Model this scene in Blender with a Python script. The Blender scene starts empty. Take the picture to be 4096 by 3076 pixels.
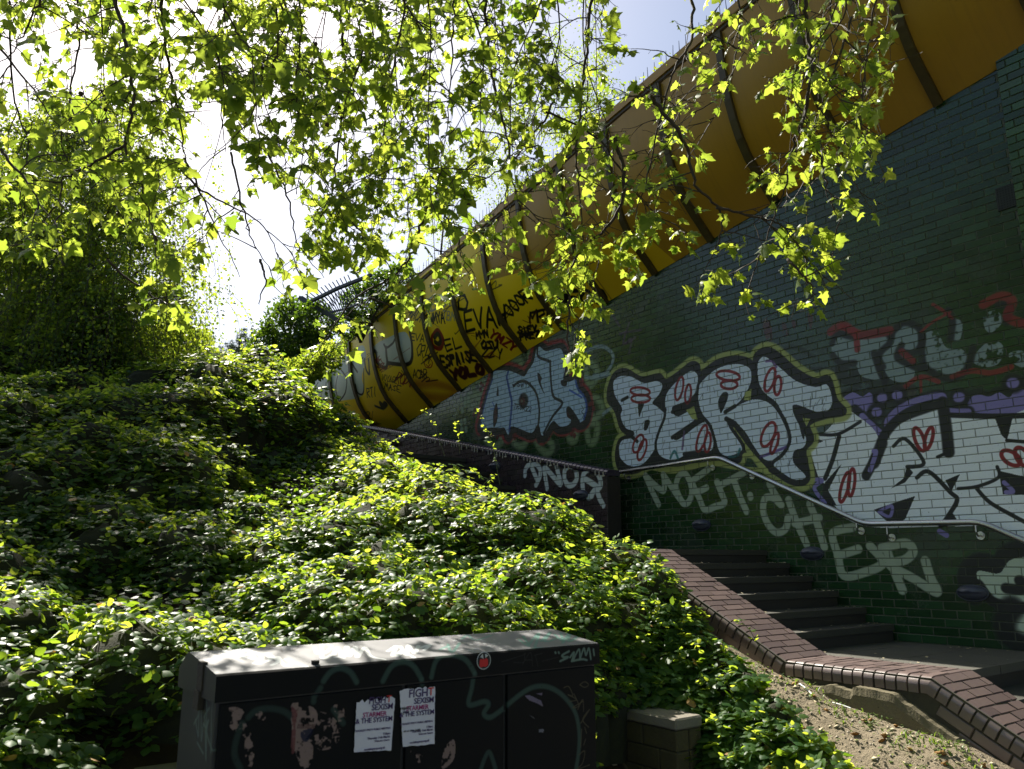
import bpy, math, random
import numpy as np
from mathutils import Vector, Matrix, Euler
random.seed(7); RNG = np.random.default_rng(7)
scn = bpy.context.scene
COL = scn.collection
# ------------------------------------------------------------------ camera, light, exposure
PITCH = math.atan(.22)
EYE = 1.55                                   # camera height above the pavement by the cabinet
cam = bpy.data.cameras.new('camera'); camo = bpy.data.objects.new('camera', cam); COL.objects.link(camo)
camo.location = (0, 0, EYE); camo.rotation_euler = (math.pi/2+PITCH, 0, 0)
cam.sensor_width = 36; cam.lens = 36*3200/4096; cam.clip_end = 2000; cam.clip_start = .05
cam.dof.use_dof = True; cam.dof.focus_distance = 8.5; cam.dof.aperture_fstop = 5.0
scn.camera = camo
SUN_AZ, SUN_EL = math.radians(31.6), math.radians(47)      # azimuth measured to the left of the view
sv = Vector((-math.sin(SUN_AZ)*math.cos(SUN_EL), math.cos(SUN_AZ)*math.cos(SUN_EL), math.sin(SUN_EL)))
sl = bpy.data.lights.new('sun', 'SUN'); sl.energy = 5.0; sl.angle = math.radians(.53); sl.color = (1, .94, .82)
so = bpy.data.objects.new('sun', sl); COL.objects.link(so); so.rotation_euler = sv.to_track_quat('Z', 'Y').to_euler(); so.location = (-6, 12, 14)
w = bpy.data.worlds.new('World'); scn.world = w; w.use_nodes = True
nt = w.node_tree; nt.nodes.clear()
sky = nt.nodes.new('ShaderNodeTexSky'); sky.sky_type = 'NISHITA'; sky.sun_disc = False
sky.sun_elevation = SUN_EL; sky.sun_rotation = -SUN_AZ; sky.altitude = 20; sky.air_density = 1.0; sky.dust_density = 2.2; sky.ozone_density = 1.0
bg = nt.nodes.new('ShaderNodeBackground'); bg.inputs[1].default_value = .06
out = nt.nodes.new('ShaderNodeOutputWorld'); nt.links.new(sky.outputs[0], bg.inputs[0]); nt.links.new(bg.outputs[0], out.inputs[0])
scn.view_settings.view_transform = 'Standard'; scn.view_settings.look = 'None'; scn.view_settings.gamma = 1
scn.view_settings.exposure = 1.35; scn.view_settings.use_curve_mapping = False
scn.render.engine = 'CYCLES'
cy = scn.cycles; cy.max_bounces = 6; cy.diffuse_bounces = 3; cy.glossy_bounces = 3; cy.transmission_bounces = 4; cy.transparent_max_bounces = 4
cy.use_denoising = True; cy.sample_clamp_indirect = 6

# ------------------------------------------------------------------ site frame: t along the green wall (away), o out from it, z relative to the eye
F, C_, S_ = 3200., math.cos(PITCH), math.sin(PITCH)
DV = np.array([-2438., 3276, 0]); DV /= np.linalg.norm(DV)
NV = np.array([DV[1], -DV[0], 0])
W0 = np.array([3.85, 7.4, 0])
PHI = math.atan2(DV[1], DV[0])
def G(t, o, z): p = W0+DV*t-NV*o; return Vector((p[0], p[1], z+EYE))
def ray(x, y):                                # direction through a point of the survey photograph (4096 x 3076)
    px, py = x-2048, y-1538
    return np.array([px, F*C_+py*S_, F*S_-py*C_])
def to_wall(x, y, off=0.):
    r = ray(x, y); k = ((W0-NV*off)@NV)/(r@NV); p = r*k
    return float((p-W0)@DV), float(p[2])
def to_tplane(x, y, t):
    r = ray(x, y); k = ((W0+DV*t)@DV)/(r@DV); p = r*k
    return float((W0-p)@NV), float(p[2])
def to_z(x, y, z):
    r = ray(x, y); p = r*(z/r[2]); return float((p-W0)@DV), float((W0-p)@NV)
def TO(p):  # world xy -> t,o
    q = np.array([p[0], p[1], 0])-W0; return float(q@DV), float(-(q@NV))
def proj(P):   # world points (n,3) -> survey pixels
    P = np.asarray(P, float).reshape(-1, 3); X, Y, Z = P[:, 0], P[:, 1], P[:, 2]-EYE
    f = Y*C_+Z*S_; u = Z*C_-Y*S_
    f = np.where(f < .05, .05, f)
    return 2048+F*X/f, 1538-F*u/f, f
TUBE_Z, TUBE_S = 4.25, -.165                  # line where the yellow cladding meets the wall
def tz(t): return TUBE_Z+TUBE_S*t
PROF = [(0, 0), (.13, .12), (.30, .27), (.45, .42), (.57, .60), (.66, .80), (.735, 1.02), (.785, 1.25), (.82, 1.5), (.845, 1.80)]
def prof_o(h): return float(np.interp(h, [p[1] for p in PROF], [p[0] for p in PROF]))
def to_tube(x, y):
    o = .5
    for i in range(40):
        t, z = to_wall(x, y, o); h = z-tz(t); o = .6*o+.4*prof_o(min(max(h, 0), 1.8))
    return t, h

# ------------------------------------------------------------------ helpers
def link(name, me, parent=None, loc=None, rot=None):
    o = bpy.data.objects.new(name, me); COL.objects.link(o)
    if parent: o.parent = parent
    if loc is not None: o.location = loc
    if rot is not None: o.rotation_euler = rot
    return o
def tag(o, label=None, cat=None, group=None, kind=None):
    if label: o['label'] = label
    if cat: o['category'] = cat
    if group: o['group'] = group
    if kind: o['kind'] = kind
    return o
def thing(name, label, cat, t, o, z, group=None, kind=None):     # root in the site frame: its children use (t,o,z) offsets
    e = bpy.data.objects.new(name, None); COL.objects.link(e); e.location = G(t, o, z); e.rotation_euler = (0, 0, PHI)
    e.empty_display_size = .1
    tag(e, label, cat, group, kind); e['_o'] = (t, o, z); return e
def wthing(name, label, cat, loc, group=None):
    e = bpy.data.objects.new(name, None); COL.objects.link(e); e.location = loc; e.empty_display_size = .1
    tag(e, label, cat, group); return e
class MB:
    def __init__(s): s.v = []; s.f = []; s.m = []
    def add(s, vs, fs, m=0):
        b = len(s.v); s.v += [tuple(v) for v in vs]; s.f += [tuple(i+b for i in f) for f in fs]; s.m += [m]*len(fs)
    def box(s, x0, x1, y0, y1, z0, z1, m=0, ch=0):
        if ch:   # chamfer all edges on the +y face
            v = [(x0, y0, z0), (x1, y0, z0), (x1, y0, z1), (x0, y0, z1), (x0, y1-ch, z0), (x1, y1-ch, z0), (x1, y1-ch, z1), (x0, y1-ch, z1),
                 (x0+ch, y1, z0+ch), (x1-ch, y1, z0+ch), (x1-ch, y1, z1-ch), (x0+ch, y1, z1-ch)]
            s.add(v, [(8, 11, 10, 9), (4, 8, 9, 5), (5, 9, 10, 6), (6, 10, 11, 7), (7, 11, 8, 4), (0, 4, 5, 1), (1, 5, 6, 2), (2, 6, 7, 3), (3, 7, 4, 0), (0, 1, 2, 3)], m)
        else:
            v = [(x, y, z) for z in (z0, z1) for y in (y0, y1) for x in (x0, x1)]
            s.add(v, [(0, 2, 3, 1), (4, 5, 7, 6), (0, 1, 5, 4), (2, 6, 7, 3), (0, 4, 6, 2), (1, 3, 7, 5)], m)
    def tube(s, pts, rs, n=6, m=0, cap=True):
        pts = [Vector(p) for p in pts]; rs = rs if hasattr(rs, '__len__') else [rs]*len(pts)
        b = len(s.v); up = None
        for i, p in enumerate(pts):
            a = pts[max(i-1, 0)]; c = pts[min(i+1, len(pts)-1)]; dr = (c-a)
            dr = dr.normalized() if dr.length > 1e-9 else Vector((0, 0, 1))
            if up is None: up = dr.orthogonal().normalized()
            u = (up-dr*up.dot(dr))
            u = u.normalized() if u.length > 1e-6 else dr.orthogonal().normalized()
            up = u; v = dr.cross(u)
            for k in range(n):
                a_ = 2*math.pi*k/n; s.v.append(tuple(p+(u*math.cos(a_)+v*math.sin(a_))*rs[i]))
        for i in range(len(pts)-1):
            for k in range(n):
                s.f.append((b+i*n+k, b+i*n+(k+1) % n, b+(i+1)*n+(k+1) % n, b+(i+1)*n+k)); s.m.append(m)
        if cap:
            s.f.append(tuple(b+k for k in range(n))[::-1]); s.m.append(m)
            s.f.append(tuple(b+(len(pts)-1)*n+k for k in range(n))); s.m.append(m)
    def extrude(s, prof, x0, x1, m=0):   # closed profile in (y,z), extruded along x
        n = len(prof); v = [(x0, a, b) for a, b in prof]+[(x1, a, b) for a, b in prof]
        f = [(i, (i+1) % n, n+(i+1) % n, n+i) for i in range(n)]+[tuple(range(n))[::-1], tuple(range(n, 2*n))]
        s.add(v, f, m)
    def mesh(s, name, mats, smooth=False):
        me = bpy.data.meshes.new(name); me.from_pydata(s.v, [], s.f)
        for m in (mats if isinstance(mats, (list, tuple)) else [mats]): me.materials.append(m)
        me.polygons.foreach_set('material_index', s.m)
        if smooth: me.polygons.foreach_set('use_smooth', [True]*len(s.f))
        me.update(); return me
    def build(s, name, mats, parent=None, loc=None, rot=None, smooth=False):
        return link(name, s.mesh(name, mats, smooth), parent, loc, rot)
def npmesh(name, V, Fc, mat, smooth=False, matidx=None):   # V (n,3), Fc (m,k)
    V = np.asarray(V, np.float32); Fc = np.asarray(Fc, np.int32); k = Fc.shape[1]
    me = bpy.data.meshes.new(name); me.vertices.add(len(V)); me.vertices.foreach_set('co', V.ravel())
    me.loops.add(Fc.size); me.loops.foreach_set('vertex_index', Fc.ravel())
    me.polygons.add(len(Fc)); me.polygons.foreach_set('loop_start', np.arange(0, Fc.size, k, dtype=np.int32))
    me.polygons.foreach_set('loop_total', np.full(len(Fc), k, np.int32))
    for m in (mat if isinstance(mat, (list, tuple)) else [mat]): me.materials.append(m)
    if matidx is not None: me.polygons.foreach_set('material_index', np.asarray(matidx, np.int32))
    if smooth: me.polygons.foreach_set('use_smooth', np.ones(len(Fc), bool))
    me.update(calc_edges=True); return me

# smooth value noise in numpy
def vnoise(x, y, s, seed=0):
    x = np.asarray(x, float)/s; y = np.asarray(y, float)/s
    def h(i, j): return np.modf(np.sin(i*127.1+j*311.7+seed*74.7)*43758.5453)[0] % 1.0
    i, j = np.floor(x), np.floor(y); fx, fy = x-i, y-j; fx = fx*fx*(3-2*fx); fy = fy*fy*(3-2*fy)
    return (h(i, j)*(1-fx)+h(i+1, j)*fx)*(1-fy)+(h(i, j+1)*(1-fx)+h(i+1, j+1)*fx)*fy

# ------------------------------------------------------------------ paint on walls: a small spray-can rasteriser (generated in memory)
class Canvas:
    def __init__(s, x0, x1, y0, y1, res):
        s.x0, s.y0, s.res = x0, y0, res; s.w = int((x1-x0)/res); s.h = int((y1-y0)/res); s.x1 = x0+s.w*res; s.y1 = y0+s.h*res
        s.rgb = np.zeros((s.h, s.w, 3), np.float32); s.a = np.zeros((s.h, s.w), np.float32)
    def _win(s, P, pad):
        a = ((P.min(0)-pad-(s.x0, s.y0))/s.res).astype(int); b = ((P.max(0)+pad-(s.x0, s.y0))/s.res).astype(int)+2
        a = np.maximum(a, 0); b = np.minimum(b, (s.w, s.h))
        if a[0] >= b[0] or a[1] >= b[1]: return None
        X, Y = np.meshgrid(s.x0+(np.arange(a[0], b[0])+.5)*s.res, s.y0+(np.arange(a[1], b[1])+.5)*s.res)
        return (slice(a[1], b[1]), slice(a[0], b[0])), X, Y
    def _put(s, sl, m, col, op):
        m = np.clip(m, 0, 1)*op; c = np.array(col, np.float32); A = s.a[sl]; nA = m+A*(1-m)
        s.rgb[sl] = np.where(nA[..., None] > 1e-5, (c*m[..., None]+s.rgb[sl]*(A*(1-m))[..., None])/np.maximum(nA, 1e-5)[..., None], s.rgb[sl]); s.a[sl] = nA
    def stroke(s, P, wd, col, op=1., soft=.35, smooth=True, close=False):
        P = np.array(P, float)
        if close: P = np.vstack([P, P[:1]])
        if smooth and len(P) > 2: P = crom(P, close)
        r = wd/2; w_ = s._win(P, r+.03)
        if w_ is None: return
        sl, X, Y = w_; D = np.full(X.shape, 9.)
        for a, b in zip(P[:-1], P[1:]):
            ab = b-a; L = ab@ab+1e-12; k = np.clip(((X-a[0])*ab[0]+(Y-a[1])*ab[1])/L, 0, 1)
            D = np.minimum(D, np.hypot(X-a[0]-k*ab[0], Y-a[1]-k*ab[1]))
        e = max(r*soft, s.res); s._put(sl, (r+e*.3-D)/e, col, op)
    def poly(s, P, col, op=1., smooth=True, wear=0, seed=0, edge=0):
        fs = s.fs if hasattr(s, 'fs') else 1.
        P = np.array(P, float)
        if smooth: P = crom(np.vstack([P, P[:1]]), True)
        w_ = s._win(P, .02)
        if w_ is None: return
        sl, X, Y = w_; ins = np.zeros(X.shape, bool); n = len(P)
        for i in range(n):
            (xa, ya), (xb, yb) = P[i], P[(i+1) % n]
            if abs(yb-ya) < 1e-12: continue
            c = ((ya > Y) != (yb > Y)) & (X < (xb-xa)*(Y-ya)/(yb-ya)+xa); ins ^= c
        m = ins.astype(np.float32)
        if wear:
            nz = vnoise(X*fs, Y*fs, .05, seed)*.45+vnoise(X*fs, Y*fs, .02, seed+1)*.3+vnoise(X*3*fs, Y*fs, .2, seed+2)*.35
            m = m*np.clip((nz-wear)*9+.5, 0, 1)
        s._put(sl, m, col, op)
    def image(s, name):
        im = bpy.data.images.new(name, s.w, s.h, alpha=True)
        im.alpha_mode = 'CHANNEL_PACKED'
        px = np.dstack([s.rgb, s.a[..., None]]).astype(np.float32); im.pixels.foreach_set(px.ravel()); im.update(); im.pack(); return im
def crom(P, close=False, k=6):
    n = len(P); o = []
    for i in range(n-1):
        p0 = P[i-1] if i > 0 else (P[-2] if close else P[0]); p1, p2 = P[i], P[i+1]; p3 = P[i+2] if i+2 < n else (P[1] if close else P[-1])
        for j in range(k):
            u = j/k; o.append(.5*((2*p1)+(-p0+p2)*u+(2*p0-5*p1+4*p2-p3)*u*u+(-p0+3*p1-3*p2+p3)*u**3))
    o.append(P[-1]); return np.array(o)
GL = {'A': ['0,0 2,6 4,0', '.8,2.2 3.2,2.2'], 'B': ['0,0 0,6 2.6,6 3.4,4.8 2.6,3.2 0,3.1 2.9,3.1 4,1.6 2.9,0 0,0'], 'C': ['4,5 2.6,6 .8,5.2 0,3 .8,.8 2.4,0 4,1'],
 'D': ['0,0 0,6 2.4,5.8 4,3 2.4,.2 0,0'], 'E': ['4,6 0,6 0,0 4,0', '0,3.1 3,3.1'], 'F': ['4,6 0,6 0,0', '0,3.1 3,3.1'], 'G': ['4,5 2.4,6 .4,4.8 0,2.6 1.4,0 4,.6 4,2.8 2.4,2.8'],
 'H': ['0,0 0,6', '4,0 4,6', '0,3 4,3'], 'I': ['2,0 2,6'], 'J': ['3,6 3,1 1.6,0 0,1'], 'K': ['0,0 0,6', '4,6 0,2.8 4,0'], 'L': ['0,6 0,0 4,0'], 'M': ['0,0 .4,6 2,2 3.6,6 4,0'],
 'N': ['0,0 0,6 4,0 4,6'], 'O': ['2,0 .3,1.2 0,3.4 1.4,6 3.2,5.4 4,3 3.2,.6 2,0'], 'P': ['0,0 0,6 3.6,5.6 3.4,3.4 0,3'], 'R': ['0,0 0,6 3.6,5.6 3.4,3.6 0,3 4,0'],
 'S': ['4,5 2.4,6 .4,4.8 2,3.2 3.8,1.6 2.2,0 0,.8'], 'T': ['0,6 4,6', '2,6 2,0'], 'U': ['0,6 .2,1.2 2,0 3.8,1.2 4,6'], 'V': ['0,6 2,0 4,6'], 'W': ['0,6 1,0 2,4 3,0 4,6'],
 'X': ['0,0 4,6', '0,6 4,0'], 'Y': ['0,6 2,3 4,6', '2,3 1.6,0'], 'Z': ['0,6 4,6 0,0 4,0'], '2': ['0,5 2,6 3.8,4.6 0,0 4,0'], '!': ['2,6 2,2', '2,.4 2,0'], '.': ['1.8,0 2.1,.3'], ' ': [], '3': ['0,5.6 3.6,5.6 1.6,3.4 3.8,2 1.8,0 0,.8']}
def tagtext(cv, to, txt, a, b, h, col, wd, slant=0., op=1., jit=.35, seed=1, soft=.4):
    rn = random.Random(seed+len(txt)); a = np.array(a, float); b = np.array(b, float); n = len(txt); u = (b-a)/n; L = np.linalg.norm(u); un = u/L; vn = np.array([un[1], -un[0]])
    if vn[1] > 0: vn = -vn
    for i, ch in enumerate(txt):
        for st in GL.get(ch, []):
            P = []
            for q in st.split():
                x, y = map(float, q.split(',')); x += rn.uniform(-jit, jit); y += rn.uniform(-jit, jit)
                P.append(to(*(a+u*i+un*(x/4*.78*L)+vn*(y/6*h)+un*slant*y)))
            cv.stroke(P, wd, col, op, soft, smooth=False)
# ------------------------------------------------------------------ materials
def lin(*c): return tuple((x/255/12.92 if x/255 <= .04045 else ((x/255+.055)/1.055)**2.4) for x in c)+(1,)
class NT:
    def __init__(s, name):
        s.m = bpy.data.materials.new(name); s.m.use_nodes = True; s.t = s.m.node_tree; s.t.nodes.clear(); s.out = s.n('OutputMaterial')
    def n(s, typ, **kw):
        nd = s.t.nodes.new('ShaderNode'+typ)
        for k, v in kw.items():
            if k.startswith('i_'):
                k = k[2:]; k = int(k) if k.isdigit() else k.replace('_', ' ')
                nd.inputs[k].default_value = v
            else: setattr(nd, k, v)
        return nd
    def l(s, a, b): s.t.links.new(a, b)
    def mix(s, fac, a, b, typ='RGBA', blend='MIX'):
        nd = s.n('Mix', data_type=typ, blend_type=blend) if typ == 'RGBA' else s.n('Mix', data_type=typ)
        ia, ib, io = (6, 7, 2) if typ == 'RGBA' else (2, 3, 0)
        for val, idx in ((fac, 0), (a, ia), (b, ib)):
            if hasattr(val, 'is_linked') or isinstance(val, bpy.types.NodeSocket): s.l(val, nd.inputs[idx])
            else: nd.inputs[idx].default_value = val
        return nd.outputs[io]
    def math(s, op, a, b=0., c=0., clamp=False):
        nd = s.n('Math', operation=op); nd.use_clamp = clamp
        for i, v in enumerate((a, b, c)):
            if isinstance(v, bpy.types.NodeSocket): s.l(v, nd.inputs[i])
            else: nd.inputs[i].default_value = v
        return nd.outputs[0]
    def noise(s, scale, detail=3, rough=.55, vec=None, dist=0.):
        nd = s.n('TexNoise', i_Scale=scale, i_Detail=detail, i_Roughness=rough, i_Distortion=dist)
        s.l(vec if vec is not None else s.pos(), nd.inputs['Vector']); return nd.outputs['Fac']
    def pos(s):
        if not hasattr(s, '_p'): s._p = s.n('NewGeometry').outputs['Position']
        return s._p
    def ramp(s, fac, stops):
        nd = s.n('ValToRGB'); e = nd.color_ramp.elements
        while len(e) < len(stops): e.new(.5)
        for q, (p, c) in zip(e, stops): q.position = p; q.color = c if len(c) == 4 else (*c, 1)
        s.l(fac, nd.inputs[0]); return nd.outputs[0]
    def pbsdf(s, col, rough=.6, metal=0., spec=.5, bump=None, bs=.3, bd=.01, coat=None):
        b = s.n('BsdfPrincipled')
        for v, k in ((col, 'Base Color'), (rough, 'Roughness'), (metal, 'Metallic'), (spec, 'Specular IOR Level')):
            if isinstance(v, bpy.types.NodeSocket): s.l(v, b.inputs[k])
            else: b.inputs[k].default_value = v
        if coat: b.inputs['Coat Weight'].default_value = coat; b.inputs['Coat Roughness'].default_value = .12
        if bump is not None:
            bm = s.n('Bump', i_Strength=bs, i_Distance=bd); s.l(bump, bm.inputs['Height']); s.l(bm.outputs[0], b.inputs['Normal'])
        s.l(b.outputs[0], s.out.inputs[0]); s.b = b; return s.m
    def tz(s):        # site-frame coordinates (t, o, z) from the world position
        if hasattr(s, '_tz'): return s._tz
        sub = s.n('VectorMath', operation='SUBTRACT'); s.l(s.pos(), sub.inputs[0]); sub.inputs[1].default_value = (W0[0], W0[1], EYE)
        def dot(v):
            d_ = s.n('VectorMath', operation='DOT_PRODUCT'); s.l(sub.outputs[0], d_.inputs[0]); d_.inputs[1].default_value = v; return d_.outputs['Value']
        s._tz = dot(tuple(DV)), dot(tuple(-NV)), dot((0, 0, 1)); return s._tz
    def paint(s, cv, im, U, V):   # picture made above, looked up in wall metres
        x = s.math('DIVIDE', s.math('SUBTRACT', U, cv.x0), cv.x1-cv.x0); y = s.math('DIVIDE', s.math('SUBTRACT', V, cv.y0), cv.res*cv.h)
        c = s.n('CombineXYZ'); s.l(x, c.inputs[0]); s.l(y, c.inputs[1])
        t = s.n('TexImage', image=im, extension='CLIP', interpolation='Linear'); s.l(c.outputs[0], t.inputs[0]); return t.outputs[0], t.outputs[1]
def simple(name, rgb, rough=.6, metal=0, spec=.5, var=.25, sc=6., bump=0., bsc=60., coat=None):
    k = NT(name); n1 = k.noise(sc, 4); c = k.mix(n1, tuple(x*(1-var) for x in rgb)+(1,), tuple(min(x*(1+var), 1) for x in rgb)+(1,))
    r = k.math('MULTIPLY_ADD', n1, .25, rough-.12, clamp=True)
    return k.pbsdf(c, r, metal, spec, k.noise(bsc, 4) if bump else None, bump, .01, coat)

def brick_mat(name, base, c2, hue, rough, cv=None, im=None, ph=.225, cz=.075, z0=0., mortar=False, sheen=None):
    """glazed brick: every brick gets its own tone from its cell in the bond; paint lies over the glaze"""
    k = NT(name); t, o, z = k.tz()
    row = k.math('FLOOR', k.math('DIVIDE', k.math('SUBTRACT', z, z0), cz))
    sh = k.math('MULTIPLY', k.math('MODULO', k.math('ADD', row, 1000.), 2.), .5)
    cx = k.math('FLOOR', k.math('ADD', k.math('DIVIDE', t, ph), sh))
    c = k.n('CombineXYZ'); k.l(cx, c.inputs[0]); k.l(row, c.inputs[1]); wn = k.n('TexWhiteNoise', noise_dimensions='2D'); k.l(c.outputs[0], wn.inputs['Vector'])
    col = k.ramp(wn.outputs['Value'], [(0, base), (.45, c2), (.8, tuple(b*1.25 for b in c2[:3])), (1, hue)])
    n1 = k.noise(2.2, 5, .6); n2 = k.noise(34, 4, .65)
    col = k.mix(k.math('MULTIPLY', n2, .35), col, (base[0]*.5, base[1]*.5, base[2]*.5, 1))
    dirt = k.math('MULTIPLY', k.math('SUBTRACT', n1, .52, clamp=True), 2.2, clamp=True)
    col = k.mix(dirt, col, (.045, .05, .043, 1))
    if mortar: col = k.mix(n2, (*mortar, 1), tuple(x*.5 for x in mortar)+(1,))
    rg = k.math('ADD', k.math('MULTIPLY', n2, .22), rough+(0.45 if mortar else 0)); rg = k.math('ADD', rg, k.math('MULTIPLY', dirt, .3), clamp=True)
    if cv is not None:
        pc, pa = k.paint(cv, im, t, z)
        wear = k.math('MULTIPLY', k.math('SUBTRACT', k.noise(55, 4, .7), .26, clamp=True), 9., clamp=True)
        a = k.math('MULTIPLY', pa, wear)
        pc = k.mix(k.math('MULTIPLY', k.noise(3.5, 4, .6), .45), pc, k.mix(.28, pc, (.03, .035, .03, 1)))
        if mortar: a = k.math('MULTIPLY', a, .25)
        col = k.mix(a, col, pc); rg = k.math('ADD', rg, k.math('MULTIPLY', a, .22), clamp=True)
    return k.pbsdf(col, rg, 0, .55, k.noise(14, 3), .12, .006)

def leaf_mat(name, refl, refl2, trans, trans2, rough=.38, tw=.5, spec=.55):
    k = NT(name); g = k.n('NewGeometry'); r = g.outputs['Random Per Island']
    rc = k.mix(r, (*refl, 1), (*refl2, 1)); tc = k.mix(r, (*trans, 1), (*trans2, 1))
    nz = k.noise(40, 3); tc = k.mix(k.math('MULTIPLY', nz, .4), tc, (trans[0]*.6, trans[1]*.6, trans[2]*.5, 1))
    b = k.n('BsdfPrincipled', i_Roughness=rough); k.l(rc, b.inputs['Base Color']); b.inputs['Specular IOR Level'].default_value = spec
    t = k.n('BsdfTranslucent'); k.l(tc, t.inputs[0])
    m = k.n('MixShader'); m.inputs[0].default_value = tw; k.l(b.outputs[0], m.inputs[1]); k.l(t.outputs[0], m.inputs[2]); k.l(m.outputs[0], k.out.inputs[0])
    return k.m
M = {}
M['plane'] = leaf_mat('plane_leaf', (.045, .10, .02), (.06, .12, .022), (.64, .74, .08), (.18, .32, .025), .45, .6, .4)
M['bramble'] = leaf_mat('bramble_leaf', (.045, .105, .035), (.07, .14, .045), (.70, .78, .07), (.26, .44, .025), .46, .58, .2)
M['birch'] = leaf_mat('birch_leaf', (.035, .075, .02), (.05, .10, .025), (.58, .68, .045), (.20, .36, .022), .45, .54, .3)
M['ivy'] = leaf_mat('ivy_leaf', (.022, .055, .016), (.04, .085, .022), (.25, .40, .02), (.08, .18, .01), .35, .35, .5)
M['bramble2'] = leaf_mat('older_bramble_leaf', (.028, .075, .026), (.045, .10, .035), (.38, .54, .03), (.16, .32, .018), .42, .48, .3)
M['pine'] = leaf_mat('pine_needles', (.03, .05, .045), (.045, .07, .06), (.06, .10, .05), (.04, .08, .04), .5, .3, .4)
M['dryleaf'] = leaf_mat('dry_leaf', (.25, .13, .04), (.35, .22, .08), (.5, .3, .05), (.5, .25, .05), .6, .3, .3)
M['grass'] = leaf_mat('grass_blade', (.06, .13, .025), (.12, .16, .04), (.30, .45, .04), (.2, .3, .03), .45, .4, .4)
M['bark'] = simple('bark', (.05, .035, .025), .85, bump=.5, bsc=40)
M['twig'] = simple('twig', (.045, .03, .022), .7)
M['stem'] = simple('bramble_stem', (.12, .14, .05), .6)
k = NT('birch_bark'); nb = k.noise(5, 6, .7); wv = k.n('TexWave', wave_type='BANDS', bands_direction='Z', i_Scale=2.2, i_Distortion=6., i_Detail=4.); k.l(k.pos(), wv.inputs[0])
M['birchbark'] = k.pbsdf(k.mix(k.ramp(k.math('ADD', k.math('MULTIPLY', wv.outputs['Fac'], .5), k.math('MULTIPLY', nb, .6)), [(.42, (.04, .035, .03, 1)), (.52, (1, 1, 1, 1))]), (.05, .04, .035, 1), (.42, .38, .32, 1)), .7, bump=nb, bs=.4)
k = NT('soil'); n1 = k.noise(3, 6, .65); n2 = k.noise(60, 5, .7); c = k.mix(n1, (.13, .10, .066, 1), (.25, .205, .145, 1)); c = k.mix(k.math('MULTIPLY', n2, .6), c, (.30, .26, .19, 1))
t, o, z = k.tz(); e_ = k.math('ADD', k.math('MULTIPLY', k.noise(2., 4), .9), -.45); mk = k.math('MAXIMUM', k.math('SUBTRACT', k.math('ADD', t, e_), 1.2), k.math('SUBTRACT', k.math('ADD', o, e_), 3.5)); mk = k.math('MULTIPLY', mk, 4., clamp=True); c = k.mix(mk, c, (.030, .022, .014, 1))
M['soil'] = k.pbsdf(c, .95, 0, .15, k.math('ADD', k.math('MULTIPLY', n2, .6), k.noise(14, 5)), .9, .03)
M['concrete'] = simple('concrete', (.20, .19, .16), .85, var=.35, sc=5, bump=.35, bsc=90)
k = NT('plinth_concrete'); n1 = k.noise(4, 6, .7); n2 = k.noise(70, 4); vo = k.n('TexVoronoi', i_Scale=26.); k.l(k.pos(), vo.inputs[0])
hole = k.math('LESS_THAN', vo.outputs['Distance'], .11); c = k.mix(n1, (.09, .075, .045, 1), (.17, .15, .10, 1)); c = k.mix(k.math('MULTIPLY', hole, .8), c, (.02, .02, .015, 1))
M['plinth'] = k.pbsdf(c, .9, 0, .2, k.math('SUBTRACT', n2, hole), .4, .01)
k = NT('paving'); n1 = k.noise(2.5, 6, .65); n2 = k.noise(90, 4); c = k.mix(n1, (.06, .058, .048, 1), (.11, .105, .09, 1)); c = k.mix(k.math('MULTIPLY', n2, .3), c, (.07, .07, .06, 1))
M['paving'] = k.pbsdf(c, .7, 0, .35, n2, .3, .004)
M['stair'] = simple('stair_concrete', (.045, .043, .034), .8, var=.35, sc=4, bump=.3, bsc=70)
M['riser'] = simple('riser_brick', (.035, .03, .026), .6, var=.4, sc=9)
k = NT('coping_glaze'); g = k.n('ObjectInfo'); n1 = k.noise(18, 5, .65)
c = k.mix(g.outputs['Random'], (.105, .074, .070, 1), (.175, .124, .112, 1)); c = k.mix(k.math('MULTIPLY', n1, .5), c, (.09, .068, .07, 1))
M['coping'] = k.pbsdf(c, k.math('MULTIPLY_ADD', n1, .16, .26, clamp=True), 0, 1., n1, .15, .004)
k = NT('upper_coping_glaze'); g = k.n('ObjectInfo'); n1 = k.noise(25, 5, .65)
c = k.mix(g.outputs['Random'], (.035, .028, .055, 1), (.065, .045, .075, 1))
M['coping2'] = k.pbsdf(c, k.math('MULTIPLY_ADD', n1, .25, .12, clamp=True), 0, .6, n1, .1, .004)
M['joint'] = simple('coping_joint', (.05, .045, .03), .95, var=.5, sc=30)
M['lime'] = simple('lime_bloom', (.45, .42, .36), .9, var=.3, sc=40)
M['steel'] = simple('brushed_steel', (.55, .55, .54), .3, 1., var=.1, sc=30)
M['lamp'] = simple('lamp_paint', (.05, .056, .085), .45, var=.3, sc=20, bump=.2)
M['grille'] = simple('vent_grille', (.012, .018, .015), .6)
M['hole'] = simple('vent_hole', (.002, .002, .002), .9)
M['rail'] = simple('fence_steel', (.035, .042, .06), .45, .4)
M['block'] = simple('wall_block', (.055, .046, .02), .9, var=.45, sc=8, bump=.5, bsc=50)
M['blocktop'] = simple('wall_cap', (.17, .15, .12), .9, var=.25, sc=14, bump=.5, bsc=60)
M['paper'] = simple('poster_paper', (.58, .56, .64), .8, var=.06, sc=12, bump=.25, bsc=14)
M['ink1'] = simple('ink_purple', (.045, .02, .10), .8); M['ink2'] = simple('ink_magenta', (.30, .03, .14), .8); M['ink3'] = simple('ink_red', (.5, .02, .02), .8)
M['sticker'] = simple('sticker_white', (.45, .47, .47), .6); M['inkblack'] = simple('ink_black', (.01, .01, .012), .7)
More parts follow.
